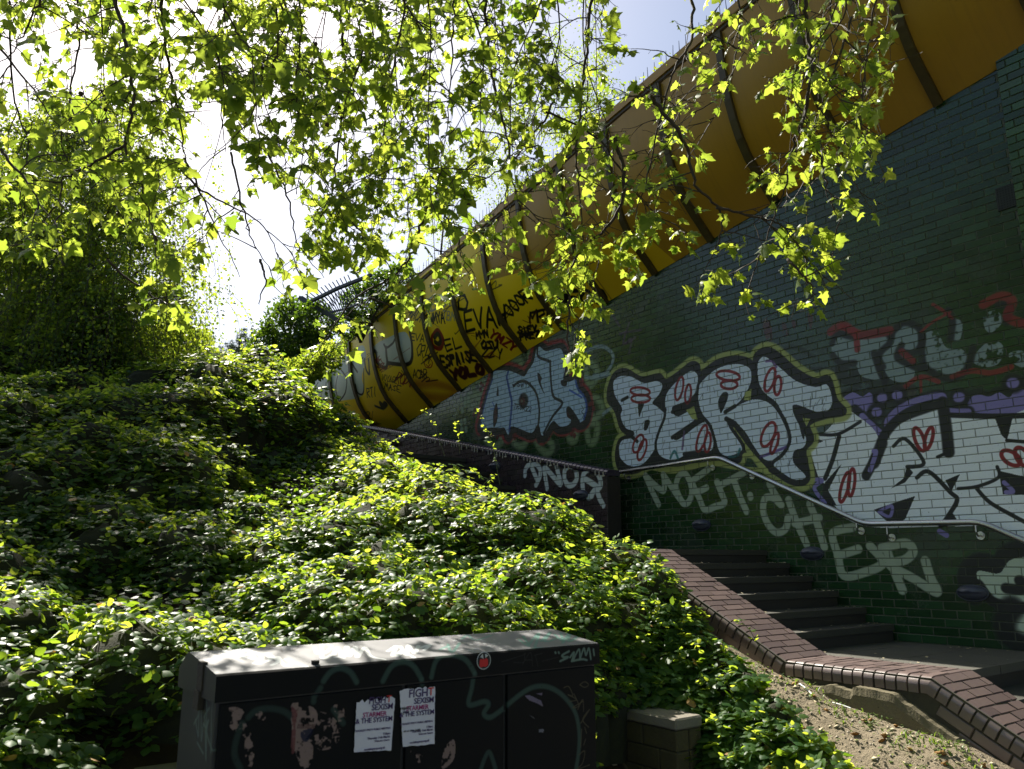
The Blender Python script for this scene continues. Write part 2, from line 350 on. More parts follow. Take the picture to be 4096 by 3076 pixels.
M['seed'] = simple('seed_ball', (.05, .03, .02), .9, bump=.8, bsc=200)
M['stone'] = simple('pebble', (.32, .28, .23), .9, sc=20)
M['litter'] = simple('litter_white', (.6, .6, .6), .6)
M['straw'] = simple('dry_stalk', (.42, .36, .24), .9)

# ------------------------------------------------------------------ graffiti on the green wall
WC = Canvas(-1.6, 8.2, -.8, 3.7, .005)
A = lambda u, v: to_wall(2400+.7827*u, 1100+.7827*v)
A3 = lambda u, v: to_wall(2400+.4213*u, 1700+.4213*v)
A4 = lambda u, v: to_wall(2400+.7667*u, 2100+.7667*v)
A5 = lambda u, v: to_wall(1700+.4816*u, 1300+.4816*v)
def L(f, s): return [f(*map(float, q.split(','))) for q in s.split()]
WH = (.82, .88, .94); WH2 = (.90, .94, .98); BK = (.012, .016, .024); YL = (.62, .66, .36); LI = (.50, .47, .72); RD = (.50, .03, .06); GY = (.50, .58, .60); CR = (.70, .77, .70)
S, Pg = WC.stroke, WC.poly
# hazy buffed patches behind
for q, c, o_ in (('700,380 760,360 900,470 1160,470 1180,520 1000,560 800,440', (.10, .14, .14), .7), ('830,240 870,240 880,330 850,330', (.35, .15, .2), .6), ('930,240 950,250 960,310 935,300', (.35, .15, .2), .5),
                 ('980,230 1000,240 1000,270 985,270', (.35, .15, .2), .6), ('1060,200 1090,210 1075,280', (.35, .15, .2), .6), ('670,380 720,355 780,400 700,400', (.05, .25, .22), .7), ('1200,480 1260,470 1600,560 1560,600 1250,560', (.06, .06, .055), .7),
                 ('1360,640 1420,590 1560,560 1600,620 1480,690 1380,680', (.05, .03, .06), .6), ('1500,580 1570,560 1620,600 1560,640', (.3, .26, .2), .5)): Pg(L(A, q), c, o_, wear=.35, seed=len(q))
S(L(A, '900,360 1000,355 1100,400 1130,460'), .03, (.3, .36, .36), .35, 1.); S(L(A, '910,390 1000,370 1090,420'), .06, BK, .5, 1.)
# third piece: two round faced letters, weathered
for q in ('1185,350 1215,305 1300,318 1470,300 1482,345 1430,400 1425,470 1460,535 1340,520 1300,450 1220,440 1188,400', '1490,300 1550,250 1625,270 1640,340 1600,395 1545,395 1590,450 1610,500 1580,550 1480,530 1440,450 1430,400 1500,350', '1660,300 1720,285 1770,370 1850,380 1880,430 1850,490 1780,515 1700,500 1655,450 1645,350', '1900,430 1985,340 2060,360 2040,450 1960,470', '1790,230 1850,240 1840,330 1800,330', '1960,210 2020,180 2060,230 2010,290 1970,280', '2090,400 2167,390 2167,470 2110,450'):
    Pg(L(A, q), GY, .95, wear=.18 if q[0:4] in ('1185', '1490') else .47, seed=len(q))
for q in ('1185,350 1215,300 1300,315 1470,295 1482,345 1430,400 1425,470 1460,535', '1480,310 1550,245 1630,270 1645,350 1600,400 1545,395', '1540,360 1520,420 1590,460 1640,480', '1445,470 1400,400 1460,560', '1645,300 1650,450 1720,510 1800,530 1870,490 1900,400 1905,370', '1188,410 1230,450 1300,450', '1780,180 1800,230 1790,330', '2040,150 2090,160 2080,240'):
    S(L(A, q), .075, BK, .85, .6)
for q, wd in (('1180,290 1240,258 1330,305 1480,285', .10), ('1230,265 1300,290 1315,380', .07), ('1640,290 1700,240 1790,190', .03), ('1700,150 1750,180 1800,220', .035), ('1960,150 2050,108 2105,135 2085,215 2167,250', .09), ('1560,570 1640,520 1730,545', .05), ('1640,520 1640,600', .03), ('1540,390 1600,440', .07), ('1800,520 1900,490 2000,500 2100,470', .055)):
    S(L(A, q), wd, (.52, .07, .07), .78, .4)
# lilac clouds behind the fourth piece
for q in ('1765,700 1870,700 1880,650 1920,610 1990,620 2040,600 2090,625 2130,590 2250,600 2250,730 2000,712 1870,700', '1235,640 1290,600 1340,620 1380,600 1405,650 1370,690 1345,725 1280,690'): 
    S(L(A, q), .12, BK, .8, .5, close=True); Pg(L(A, q), LI)
S(L(A, '1300,690 1380,760 1445,815 1480,800 1470,745 1560,665 1735,615 1760,690 1880,700'), .12, BK, .9)
S(L(A, '1340,720 1440,812 1480,800 1470,745 1560,665 1740,615 1765,690 1880,700'), .07, LI)
for q in ((1438, 628), (1515, 615), (1410, 700), (1830, 625), (2105, 552)): S([A(*q), A(q[0]+8, q[1])], .19, BK, .9); S([A(*q), A(q[0]+8, q[1])], .10, LI)
# fourth piece, white
Pg(L(A, '1135,810 1180,770 1250,690 1330,730 1400,790 1440,850 1490,790 1570,740 1745,650 1765,715 2000,722 2100,712 2300,720 2300,1390 2167,1365 2000,1290 1800,1285 1400,1290 1230,1230 1160,1150 1160,1090 1100,1010 1060,900 1050,860'), WH2, wear=.06, seed=3)
for q in ('1000,900 1065,880 1115,1030 1060,1040', '1150,1060 1235,965 1165,1100 1210,1180 1130,1150', '2015,720 2115,705 2080,845 2050,815', '1400,1200 1500,1165 1610,1130 1560,1245 1505,1285 1450,1245', '1740,1285 1790,1195 1840,1280', '1765,1050 1840,1018 1795,1105', '2035,1000 2250,1050 2250,1125 2060,1120', '1570,975 1600,1010 1560,1060 1488,1090 1550,1040', '1010,830 1080,820 1140,850 1060,880'):
    Pg(L(A, q), BK, smooth=False)
for q, wd in (('1740,655 1570,715 1500,760 1445,835 1425,900 1360,1025', .10), ('1440,860 1400,960', .12), ('1750,650 1770,790 1782,905', .11), ('1782,905 1725,930', .03), ('1125,815 1220,812 1330,750', .035), ('1222,825 1190,940 1150,1040', .05), ('1500,875 1560,838 1655,960 1570,980', .035), ('1620,1035 1680,1005 1790,1110 1825,1150 1780,1230 1740,1285', .04), ('1830,1092 1930,1080 2035,1035 2030,980', .03), ('1925,1090 1990,1160 2110,1230 2300,1330', .035), ('1765,715 2000,722 2250,715', .05), ('2080,845 2250,860', .03), ('1150,1080 1165,1160 1230,1230', .06)):
    S(L(A, q), wd, BK, .95, .3)
for q, wd in (('1425,1210 1490,1180 1480,1235 1425,1210', .035), ('1080,1045 1135,1050 1095,1090 1150,1165', .045), ('2065,1060 2110,1105 2075,1110', .04), ('1380,1000 1410,910 1400,900', .05), ('1735,1310 1770,1330', .05)): S(L(A, q), wd, LI, 1, .2)
# second piece: fat white letters with a pale yellow halo
sil = '48,570 78,505 130,488 210,530 300,515 335,545 400,505 465,455 500,465 512,505 600,445 690,425 760,440 785,470 800,410 850,382 910,410 1000,490 1100,542 1165,530 1200,640 1245,700 1150,720 1060,760 1080,840 1040,900 1060,1040 990,1060 900,1010 850,975 790,900 720,900 700,950 560,925 400,965 260,960 190,1000 110,1000 85,930 100,850 150,820 110,780 80,690 45,640'
S(L(A, sil), .19, YL, .95, .25, close=True); Pg(L(A, sil), BK); S(L(A, sil), .07, BK, close=True)
S(L(A, '260,985 360,1005 450,990 560,965 700,985 850,1000'), .05, YL); S(L(A, '680,790 760,900 850,1000'), .06, YL)
for q in ('70,545 105,518 160,520 225,552 290,542 318,562 305,605 268,655 312,682 332,725 325,775 300,835 270,905 215,968 150,975 105,935 97,880 115,845 165,830 172,800 130,780 105,720 112,680 75,612',
          '345,600 395,540 460,492 495,505 500,550 490,595 450,640 375,670 372,700 400,722 468,690 482,722 470,760 400,802 375,835 405,838 500,768 548,752 570,800 580,860 560,900 470,905 380,945 310,925 290,870 308,800 338,720 332,650',
          '520,545 600,478 700,455 765,478 772,540 750,595 720,640 690,672 780,637 860,652 920,722 965,830 958,890 900,945 840,942 790,880 740,800 680,740 648,735 662,782 722,872 715,905 650,925 610,900 590,830 565,760 525,710 505,650 505,590',
          '805,475 815,432 850,420 930,482 1000,540 1100,572 1160,560 1187,640 1165,692 1110,700 1000,662 985,692 1010,752 1052,830 1040,880 992,900 990,960 1052,1030 990,1045 905,990 890,965 942,920 978,850 965,770 930,702 900,650 850,610 815,560'):
    S(L(A, q), .085, BK, 1., .2, close=True); Pg(L(A, q), WH, wear=.04, seed=len(q))
for q in ('195,660 225,655 210,700 200,725', '230,745 255,745 240,790 225,790', '612,690 605,640 630,600 655,606 645,652 620,705', '985,665 1070,700 1240,690 1150,725 1060,780 1040,840 1015,760'): Pg(L(A, q), BK)
for q, wd in (('112,640 140,625', .05), ('310,620 290,650 330,690', .07), ('370,830 490,750', .055), ('370,700 400,705', .05), ('430,915 540,905', .05), ('690,670 640,700', .05), ('645,735 690,760', .06), ('160,825 190,850', .05)): S(L(A, q), wd, BK)
for q in ('740,600 775,580 770,640 735,640', '440,690 480,670 500,740 470,735', '1035,730 1075,735 1055,775'): Pg(L(A, q), YL, smooth=False)
for q, c in (('360,935 380,900 400,940', (.1, .4, .4)), ('660,930 700,925 715,890', (.1, .4, .4)), ('820,930 900,900 950,880', (.3, .2, .5)), ('420,890 430,800', (.4, .3, .5)), ('850,440 880,440 900,470', (.4, .25, .5))): S(L(A, q), .035, c, .8, .5)
rn = random.Random(5)
for i in range(60):
    x, y = rn.choice([(rn.uniform(330, 560), rn.uniform(840, 920)), (rn.uniform(1000, 1180), rn.uniform(590, 690)), (rn.uniform(520, 760), rn.uniform(490, 620)), (rn.uniform(900, 1040), rn.uniform(900, 1010)), (rn.uniform(120, 300), rn.uniform(700, 900))])
    S([A(x, y), A(x+rn.uniform(-25, 12), y+rn.uniform(25, 50))], .012, (.12, .14, .15), .35, .8, smooth=False)
def loop(f, x, y, a, b, rot=0., wd=.035, c=RD):
    P = [];
    for i in range(15):
        th = 2*math.pi*i/13+.5; u, v = a*math.cos(th), b*math.sin(th); P.append(f(x+u*math.cos(rot)-v*math.sin(rot), y+u*math.sin(rot)+v*math.cos(rot)))
    S(P, wd, c, .95, .3)
for x, y, a, b, r in ((205, 595, 50, 20, .1), (208, 632, 48, 20, .0), (405, 580, 18, 60, .2), (450, 608, 15, 48, .1), (655, 515, 60, 24, .15), (660, 560, 42, 22, 0), (868, 535, 22, 62, .3), (908, 565, 17, 48, .1), (195, 862, 22, 48, .4), (215, 893, 18, 55, .3), (520, 835, 20, 70, .3), (550, 855, 15, 50, .1), (860, 815, 30, 66, .4), (892, 860, 14, 55, .3), (1632, 840, 22, 62, -.35), (1680, 835, 18, 58, .25), (1250, 1085, 18, 78, .25), (1285, 1060, 16, 70, .1), (2100, 935, 30, 55, -1.), (2160, 930, 30, 55, -.6)):
    loop(A, x, y, a, b, r)
# hand written words below the rail
BE = (.62, .68, .60)
for q in ('430,480 490,620 555,752', '430,480 520,570 600,625 612,560 600,470', '600,470 660,560 720,650 790,742', '720,570 745,490 800,458 850,530 872,640 840,730 790,742 740,650 720,570', '1025,420 960,470 890,520 880,560 940,690 995,805 1090,775 1180,740 1150,640 1110,540', '905,635 960,620 1010,595', '1155,565 1260,510 1372,450', '1270,525 1330,680 1390,820', '1425,668 1428,685', '1720,760 1640,690 1565,700 1550,820 1600,950 1680,1020 1760,985 1785,880', '1610,560 1650,640 1700,720', '1790,710 1850,880 1960,1130', '1990,750 2060,930 2130,1160', '1850,935 1960,910 2080,880'):
    S(L(A3, q), .085, BE, .92, .3, smooth=True)
for q in ('1290,1290 1190,1320 1215,1430 1245,1535 1350,1520 1445,1470 1380,1385', '1215,1435 1320,1400', '1462,1395 1500,1500 1545,1610', '1440,1395 1560,1370 1600,1410 1560,1455 1480,1480 1600,1550 1720,1620 1690,1550 1662,1460'):
    S(L(A, q), .09, BE, .92, .3)
# black and white shape at the right end
S(L(A4, '1950,360 1925,300 1930,240 1990,200 2090,225 2130,160 2200,140 2330,150'), .2, BK, .95, .3)
Pg(L(A4, '1970,240 2080,252 2130,190 2200,168 2340,180 2340,420 2200,420 2050,395 1985,320'), CR, wear=.05); Pg(L(A4, '2150,470 2200,440 2340,440 2340,640 2212,600 2150,540'), CR)
S(L(A4, '1975,310 2050,400 2190,428 2340,425'), .09, BK); S(L(A4, '2150,430 2110,500 2130,580 2240,650'), .2, BK, .95, .5); S(L(A4, '2120,330 2200,335 2190,290'), .09, BK)
S(L(A3, '520,1130 540,1095 560,1140'), .14, (.13, .18, .17), .6, 1.); S(L(A3, '850,1150 890,1110 940,1150'), .16, (.12, .17, .17), .6, 1.)
# first piece, pale blue letters edged in red
for q in ('400,500 450,460 500,500 480,560 420,560', '370,600 420,590 450,640 420,690 360,660', '1340,330 1400,330 1430,420 1360,500', '1370,620 1440,620 1470,720 1390,770 1350,720', '1350,820 1430,830 1410,960 1360,960', '1200,850 1240,860 1250,950 1200,950', '480,900 560,880 640,960 560,1010', '920,960 1000,930 1060,1020 1000,1060', '720,910 840,900 830,990 760,1000', '640,310 720,280 800,300 740,370', '870,150 960,140 930,250 880,290'):
    S(L(A5, q), .13, (.55, .64, .46), .6, .9, close=True)
abo = '575,385 680,378 745,395 790,415 828,425 860,370 900,310 935,180 1000,215 1060,205 1130,200 1165,320 1150,450 1200,470 1250,450 1272,530 1325,600 1342,690 1320,785 1265,800 1185,680 1212,780 1190,830 1120,842 1060,800 975,920 942,820 900,885 860,892 720,842 692,915 660,855 620,855 560,852 460,852 470,770 510,600 560,450'
S(L(A5, abo), .30, (.58, .06, .12), .95, .25, close=True); S([(x-.02, y-.02) for x, y in L(A5, abo)], .20, BK, .95, .25, close=True)
for q in ('1040,820 1110,880 1180,870', '470,880 480,940 520,900', '560,870 600,930', '930,900 950,960'): S(L(A5, q), .1, BK)
Pg(L(A5, abo), (.66, .76, .83), wear=.03, seed=9)
for q, wd, c in (('690,390 680,440 705,560 720,640 712,760 700,880', 0.054, (.12, .25, .55)), ('560,450 510,600 470,770 460,850', 0.036, (.12, .25, .55)), ('1250,460 1272,530 1325,600 1342,690 1320,780', 0.045, (.15, .3, .6)), ('1040,300 1045,450 1065,590 1140,650 1060,760 985,900', 0.045, BK), ('740,500 790,470 850,478 920,560 948,690 942,820', 0.045, BK), ('540,700 620,690', .02, (.2, .35, .7)), ('560,640 610,760', .02, (.2, .35, .7)), ('1200,540 1300,600', .03, (.2, .35, .7)), ('935,180 940,260 1030,300', 0.045, BK), ('1300,670 1315,700 1300,720 1318,745 1305,770', .012, BK)):
    S(L(A5, q), wd, c, .9)
for q in ('605,508 612,582 594,580', '590,650 605,700 600,790 572,850 566,740', '935,395 970,440 962,480 992,575 945,480', '1130,460 1175,455 1178,500 1150,510 1130,490', '1175,690 1215,690 1290,820 1240,850 1215,790 1180,760', '725,490 750,500 735,520'): Pg(L(A5, q), BK)
for q in ('590,680 598,760 580,820 575,740', '945,415 962,460 955,470', '1180,720 1205,760 1190,770'): Pg(L(A5, q), (.25, .01, .02))
S([A5(815, 625), A5(820, 632)], .24, BK); S([A5(808, 628), A5(812, 635)], .13, (.3, .02, .03)); S([A5(802, 630), A5(806, 634)], .05, (.4, .4, .3))
tagtext(WC, A5, 'TRUR22', (735, 690), (885, 722), 40, BK, .014); tagtext(WC, A5, 'SWYA', (765, 512), (890, 520), 40, BK, .014, seed=4)
tagtext(WC, A5, 'ASLAXES', (90, 780), (285, 690), 90, (.55, .62, .52), .022, jit=.9, seed=6); tagtext(WC, A5, 'ESO', (130, 810), (280, 740), 60, (.55, .62, .52), .022, jit=.9)
for x, y in ((300, 600), (330, 650), (355, 575), (310, 700), (330, 790), (300, 805), (340, 860), (305, 865), (360, 620), (330, 610)): S([A5(x, y), A5(x+2, y+14)], .10, (.5, .62, .5), .7, .6)
for x, y in ((465, 485), (460, 530), (480, 500), (1290, 465), (1300, 490), (1370, 660), (1400, 690), (1385, 640), (735, 915), (750, 905), (745, 935), (1230, 870), (1240, 915), (1215, 900), (600, 930), (880, 240), (870, 260), (415, 700), (405, 740)): S([A5(x, y), A5(x+1, y+6)], .07, (.4, .02, .03), .9, .4)
for q in ('1310,240 1400,190 1480,180 1550,230 1560,300 1500,400 1400,420', '1330,430 1420,440 1530,410', '1480,740 1540,690'): S(L(A5, q), .06, (.55, .64, .66), .7, .6)
for q in ('100,300 150,290 210,280', '150,240 120,350 180,320', '130,350 160,330 150,400', '60,200 100,260'): S(L(A, q), .04, (.3, .12, .3), .5, .7)
S(L(A, '970,150 1010,120 1000,160 980,150'), .02, (.5, .5, .5), .8); S(L(A, '1000,160 1030,185 1060,175'), .018, (.5, .5, .5), .8)
WI = WC.image('green_wall_paint')
# ------------------------------------------------------------------ brown wall paint
BC = Canvas(3.4, 12.5, .0, 3.0, .006); A8 = lambda u, v: to_wall(1900+.2712*u, 1750+.2712*v, .45)
for q in ('735,560 745,470 800,400 880,385 950,450 960,560 930,640 900,700', '840,440 880,540 925,640', '1062,750 1040,600 1022,440 1130,550 1260,690 1230,540 1190,365', '1405,410 1330,470 1320,600 1370,700 1450,690 1500,600 1480,470 1405,410', '1592,790 1585,620 1620,510 1700,470 1800,520 1850,640 1830,740 1720,670 1600,600', '1690,880 1780,770 1830,880 1890,1000', '1670,880 1720,860'):
    BC.stroke(L(A8, q), .085, (.78, .82, .82), .95, .35)
BC.stroke(L(A8, '1080,780 1150,800 1200,760'), .05, (.2, .25, .25), .4, 1.)
A9 = lambda u, v: to_wall(1300+.2034*u, 1630+.2034*v, .45)
for q in ('1380,620 1420,540 1440,650', '1480,640 1520,580 1580,700 1500,780', '1600,560 1640,640 1720,580 1700,680', '1760,620 1850,760 1880,820'): BC.stroke(L(A9, q), .06, (.015, .015, .02), .8, .5)
BI = BC.image('brown_wall_paint')
# ------------------------------------------------------------------ tube paint
TC = Canvas(.5, 16, -.02, 1.9, .006); T3 = lambda u, v: to_tube(1100+.7224*u, 1000+.7224*v); T2 = lambda u, v: to_tube(1000+.3914*u, 1100+.3914*v)
YE = (.96, .82, .04)
TC.poly([(5.05, -.02), (5.05, .75), (6.1, 1.02), (6.12, 1.9), (16, 1.9), (16, -.02)], YE, .92, smooth=False); TC.poly([(2.9, -.02), (3.1, .42), (4.1, .50), (4.1, -.02)], YE, .5, smooth=False); TC.poly([(4.12, -.02), (4.12, .48), (5.04, .72), (5.04, -.02)], YE, .8, smooth=False)
SV = (.74, .78, .74); TK = (.012, .012, .02)
for q in ('540,1190 620,1060 690,1020 760,1000 820,940 900,880 1010,800 1090,750 1160,720 1190,800 1180,900 1150,1050 1175,1180 1130,1245 1040,1270 900,1290 800,1290 680,1300 545,1260', '1235,770 1300,700 1420,640 1520,590 1600,590 1655,700 1662,850 1600,912 1440,905 1385,952 1315,905 1285,790'):
    TC.poly(L(T2, q), SV, wear=.04, seed=4)
for q, wd in (('1235,770 1290,790 1300,890 1380,950 1410,900 1395,740', .07), ('1410,900 1600,915 1660,850 1660,700 1640,590', .07), ('1375,710 1400,745 1460,700 1480,660', .045), ('1215,860 1225,1010 1190,960 1175,860', .05), ('540,1190 580,1110 620,1060', .04), ('575,1230 620,1160 700,1160 740,1180 720,1280', .035), ('660,1060 655,1160 700,1100', .035), ('780,1100 790,1250 860,1290', .035), ('900,1040 880,1150 910,1290', .035), ('935,970 990,1060 980,1200 920,1290', .035), ('1080,1120 1100,1200 1150,1220 1170,1150 1170,960', .035), ('1040,900 1100,990', .05), ('1110,900 1160,850', .04)):
    TC.stroke(L(T2, q), wd, TK, .95)
tagtext(TC, T3, 'CREACK', (822, 352), (975, 305), 70, (.55, .55, .5), .03, seed=3); tagtext(TC, T3, 'TBM', (930, 385), (998, 392), 50, (.55, .55, .5), .022)
tagtext(TC, T3, 'MACA', (742, 370), (805, 400), 60, (.06, .05, .08), .022, seed=2); tagtext(TC, T3, 'SWMYA', (842, 415), (948, 400), 60, TK, .03, jit=.7)
tagtext(TC, T3, 'EVAH', (1065, 450), (1300, 410), 110, TK, .045, seed=8); tagtext(TC, T3, 'O', (1020, 340), (1090, 330), 90, TK, .05)
tagtext(TC, T3, 'OOOR', (1305, 370), (1430, 260), 70, TK, .035, seed=5); tagtext(TC, T3, 'NEOO', (1550, 310), (1850, 300), 80, TK, .05, seed=3)
tagtext(TC, T3, 'EL', (955, 560), (1045, 535), 60, TK, .032); tagtext(TC, T3, 'ESPAISE', (930, 650), (1120, 610), 60, TK, .045, seed=2, jit=.6)
tagtext(TC, T3, 'YOLO', (985, 720), (1170, 680), 50, (.22, .005, .01), .07, seed=7); tagtext(TC, T3, 'YMZY', (1190, 480), (1330, 570), 45, (.45, .02, .01), .03, seed=9)
tagtext(TC, T3, 'MMM', (1120, 490), (1190, 480), 36, TK, .028, jit=.8); tagtext(TC, T3, 'OSU', (1150, 545), (1240, 545), 40, TK, .035, jit=.8); tagtext(TC, T3, 'ZZY', (1150, 590), (1270, 600), 50, TK, .02, jit=.9)
tagtext(TC, T3, 'SIEV', (1350, 460), (1460, 450), 32, TK, .028, jit=.6); tagtext(TC, T3, 'PREZ', (1360, 500), (1480, 480), 32, TK, .03, jit=.6); tagtext(TC, T3, 'MRN', (1420, 400), (1550, 390), 60, TK, .025, jit=.9)
tagtext(TC, T3, 'EVA', (755, 500), (830, 510), 40, (.08, .06, .01), .02); tagtext(TC, T3, 'CRIZ', (785, 580), (870, 600), 60, TK, .022, jit=.7)
tagtext(TC, T3, 'ACAB', (765, 710), (850, 710), 45, (.05, .04, .01), .018, jit=.6); tagtext(TC, T3, 'VOYAGE', (590, 720), (680, 740), 34, (.06, .06, .05), .014); tagtext(TC, T3, 'MASE', (605, 770), (700, 790), 34, (.03, .03, .03), .018, jit=.7)
tagtext(TC, T3, 'RTI', (515, 815), (570, 810), 50, (.06, .06, .06), .022); tagtext(TC, T3, 'WEBY', (545, 610), (590, 680), 40, (.45, .03, .01), .022, jit=.7); tagtext(TC, T3, 'RODI', (670, 730), (760, 760), 50, (.45, .04, .02), .02, jit=.8)
for q, wd, c in (('870,480 905,445 935,500 915,545 875,530 868,490', .075, (.42, .01, .01)), ('885,485 905,465 920,500 908,520 888,510', .08, TK), ('830,620 850,598 872,620 865,650 838,648 830,620', .018, (.5, .05, .01)), ('840,635 852,645 862,632', .016, (.5, .05, .01)), ('815,730 850,705 860,720 840,730 905,720', .018, TK), ('590,850 600,870 615,850', .09, (.01, .12, .16)), ('560,865 600,880', .05, (.01, .12, .16)), ('1420,350 1500,330 1530,350', .03, TK), ('970,200 950,250 960,290', .03, (.3, .35, .25)), ('900,120 930,160 950,110', .04, (.12, .1, .12)), ('865,190 868,230', .025, (.12, .1, .12))):
    TC.stroke(L(T3, q), wd, c, .92)
for q, o_ in (('760,750 880,740 1000,780 960,820 820,810', .35), ('1000,1100 1000,1250', 0)): TC.stroke(L(T3, q), .16, (.5, .12, .01), o_, 1.)
for i in range(26):
    x, y = rn.uniform(560, 1350), 0; t_, h_ = rn.uniform(5.2, 11), rn.uniform(.1, 1.3)
    P = [(t_+rn.uniform(-.12, .12)*j, h_+rn.uniform(-.07, .07)) for j in range(5)]; TC.stroke(P, rn.uniform(.008, .02), rn.choice([(.1, .08, .02), (.4, .12, .01), (.05, .05, .05)]), .7)
TI = TC.image('tube_paint')
k = NT('yellow_cladding'); t, o, z = k.tz(); h = k.math('SUBTRACT', z, k.math('MULTIPLY_ADD', t, TUBE_S, TUBE_Z)); pc, pa = k.paint(TC, TI, t, h)
n1 = k.noise(1.6, 6, .65); n2 = k.noise(45, 4, .7)
st = k.n('CombineXYZ'); k.l(k.math('MULTIPLY', t, 30.), st.inputs[0]); k.l(k.math('MULTIPLY', h, 1.2), st.inputs[1]); strk = k.noise(1., 4, .6, vec=st.outputs[0])
c = k.mix(n1, (.34, .18, .010, 1), (.42, .235, .02, 1)); c = k.mix(k.math('MULTIPLY', k.math('SUBTRACT', strk, .5, clamp=True), 1.2, clamp=True), c, (.22, .13, .02, 1))
wear = k.math('MULTIPLY', k.math('SUBTRACT', n2, .2, clamp=True), 8., clamp=True); c = k.mix(k.math('MULTIPLY', pa, wear), c, pc)
M['tube'] = k.pbsdf(c, k.math('MULTIPLY_ADD', n2, .15, .34), 0, .45, k.noise(4, 2), .06, .02)
M['rib'] = simple('rib_paint_and_shadow', (.055, .038, .008), .5, var=.5, sc=12)  # dark rib paint, deepened to take in the shadow at the panel gaps
M['gbrick'] = brick_mat('green_glazed_brick', (.009, .034, .011, 1), (.015, .050, .017, 1), (.028, .078, .034, 1), .12, WC, WI, z0=-.73)
M['gmortar'] = brick_mat('green_wall_mortar', (.012, .040, .018, 1), (.020, .058, .026, 1), (.035, .085, .045, 1), .12, WC, WI, z0=-.73, mortar=(.10, .115, .075))
M['pbrick'] = brick_mat('pier_glazed_brick', (.012, .045, .011, 1), (.026, .08, .02, 1), (.06, .13, .04, 1), .15, z0=-.73)
M['bbrick'] = brick_mat('brown_glazed_brick', (.036, .025, .032, 1), (.052, .036, .042, 1), (.07, .045, .05, 1), .18, BC, BI, z0=.1)
M['bmortar'] = brick_mat('brown_wall_mortar', (.036, .025, .032, 1), (.052, .036, .042, 1), (.07, .045, .05, 1), .18, BC, BI, z0=.1, mortar=(.03, .025, .02))

# ------------------------------------------------------------------ green brick wall
PH, CZ = .225, .075
def brick_wall(root, base, t0, t1, z0, ztop, mat, mortar, o_face, depth, nparts, zbot=None, name='brick', thick=.3):
    """stretcher bond; bricks nearest the eye are separate parts, the others one joined part. ztop(t), zbot(t) in site z"""
    bt, bo, bz = base; mb = MB(); mb.box(-.108, .108, -.05, 0, -.0333, .0333, 0, .0025); me = mb.mesh('brick_shape', mat)
    half = MB(); half.box(-.05, .05, -.05, 0, -.0325, .0325, 0, .004); hme = half.mesh('half_brick_shape', mat)
    cells = []; rows = int((max(ztop(t0), ztop(t1))-z0)/CZ)+1
    for r in range(rows):
        zc = z0+(r+.5)*CZ; sh = (.5 if (r % 2) else 0)*PH
        i0 = int(math.floor((t0+sh)/PH)); i1 = int(math.ceil((t1+sh)/PH))
        for i in range(i0, i1):
            a, b = i*PH-sh, (i+1)*PH-sh; a2, b2 = max(a, t0), min(b, t1)
            if b2-a2 < .04: continue
            tc = (a2+b2)/2
            if zc+CZ*.45 > ztop(tc): continue
            if zbot and zc-CZ*.5 < zbot(tc)-CZ: continue
            P = G(tc, o_face, zc); x, y, f = proj([P]); vis = (-80 < x[0] < 4180 and -60 < y[0] < 3140); cells.append(((0 if vis else 1000)+f[0], a2, b2, zc))
    cells.sort(); rest = MB()
    for n, (f, a, b, zc) in enumerate(cells):
        tc = (a+b)/2; full = b-a > .2; half_ = .09 < b-a < .13
        oj = random.uniform(-.0018, .0018); rx, rz = random.gauss(0, .006), random.gauss(0, .005)
        if n < nparts and (full or half_) and f < 1000:
            link(name, me if full else hme, root, (tc-bt, o_face+oj-bo, zc-bz), (rx, random.gauss(0, .002), rz))
        else:
            w_ = (b-a)/2-.005; q = len(rest.v); rest.box(-w_, w_, -.05, 0, -.0333, .0333, 0, .0025 if f < 14 else 0)
            for j in range(q, len(rest.v)):
                x, y, z_ = rest.v[j]; rest.v[j] = (tc-bt+x+y*rz, o_face+oj-bo+y-x*rz+z_*-rx, zc-bz+z_)
    if rest.v: tag(rest.build(name+'_field', mat, root), kind='stuff')
gz0 = -.73
root = thing('green_brick_wall', 'tall green glazed brick wall covered in large painted letters beside the stairs', 'wall', 2, 0, gz0)
def gtop(t): return tz(t)+.10
brick_wall(root, (2, 0, gz0), -1.05, 13.5, gz0-1.2, gtop, M['gbrick'], M['gmortar'], 0, .3, 299)
mb = MB(); a, b = -1.05, 13.5
mb.add([(a-2, -.0045, -2.2), (b-2, -.0045, -2.2), (b-2, -.0045, tz(b)+.03-gz0), (a-2, -.0045, tz(a)+.03-gz0), (a-2, -.3, -2.2), (b-2, -.3, -2.2), (b-2, -.3, tz(b)+.03-gz0), (a-2, -.3, tz(a)+.03-gz0)], [(0, 3, 2, 1), (4, 5, 6, 7), (3, 7, 6, 2), (0, 4, 7, 3), (1, 2, 6, 5), (0, 1, 5, 4)])
mb.build('mortar', M['gmortar'], root)
# pier at the near end, a little proud
root = thing('brick_pier', 'projecting pier of lighter green brick at the near end of the painted wall', 'pier', -1.6, 0, gz0)
brick_wall(root, (-1.6, 0, gz0), -2.6, -1.045, gz0-1.2, lambda t: 5.2, M['pbrick'], None, .06, .3, 150)
mb = MB(); mb.box(-1.0, .55, -.3, .05, -2.2, 6.2); mb.build('mortar', M['gmortar'], root)
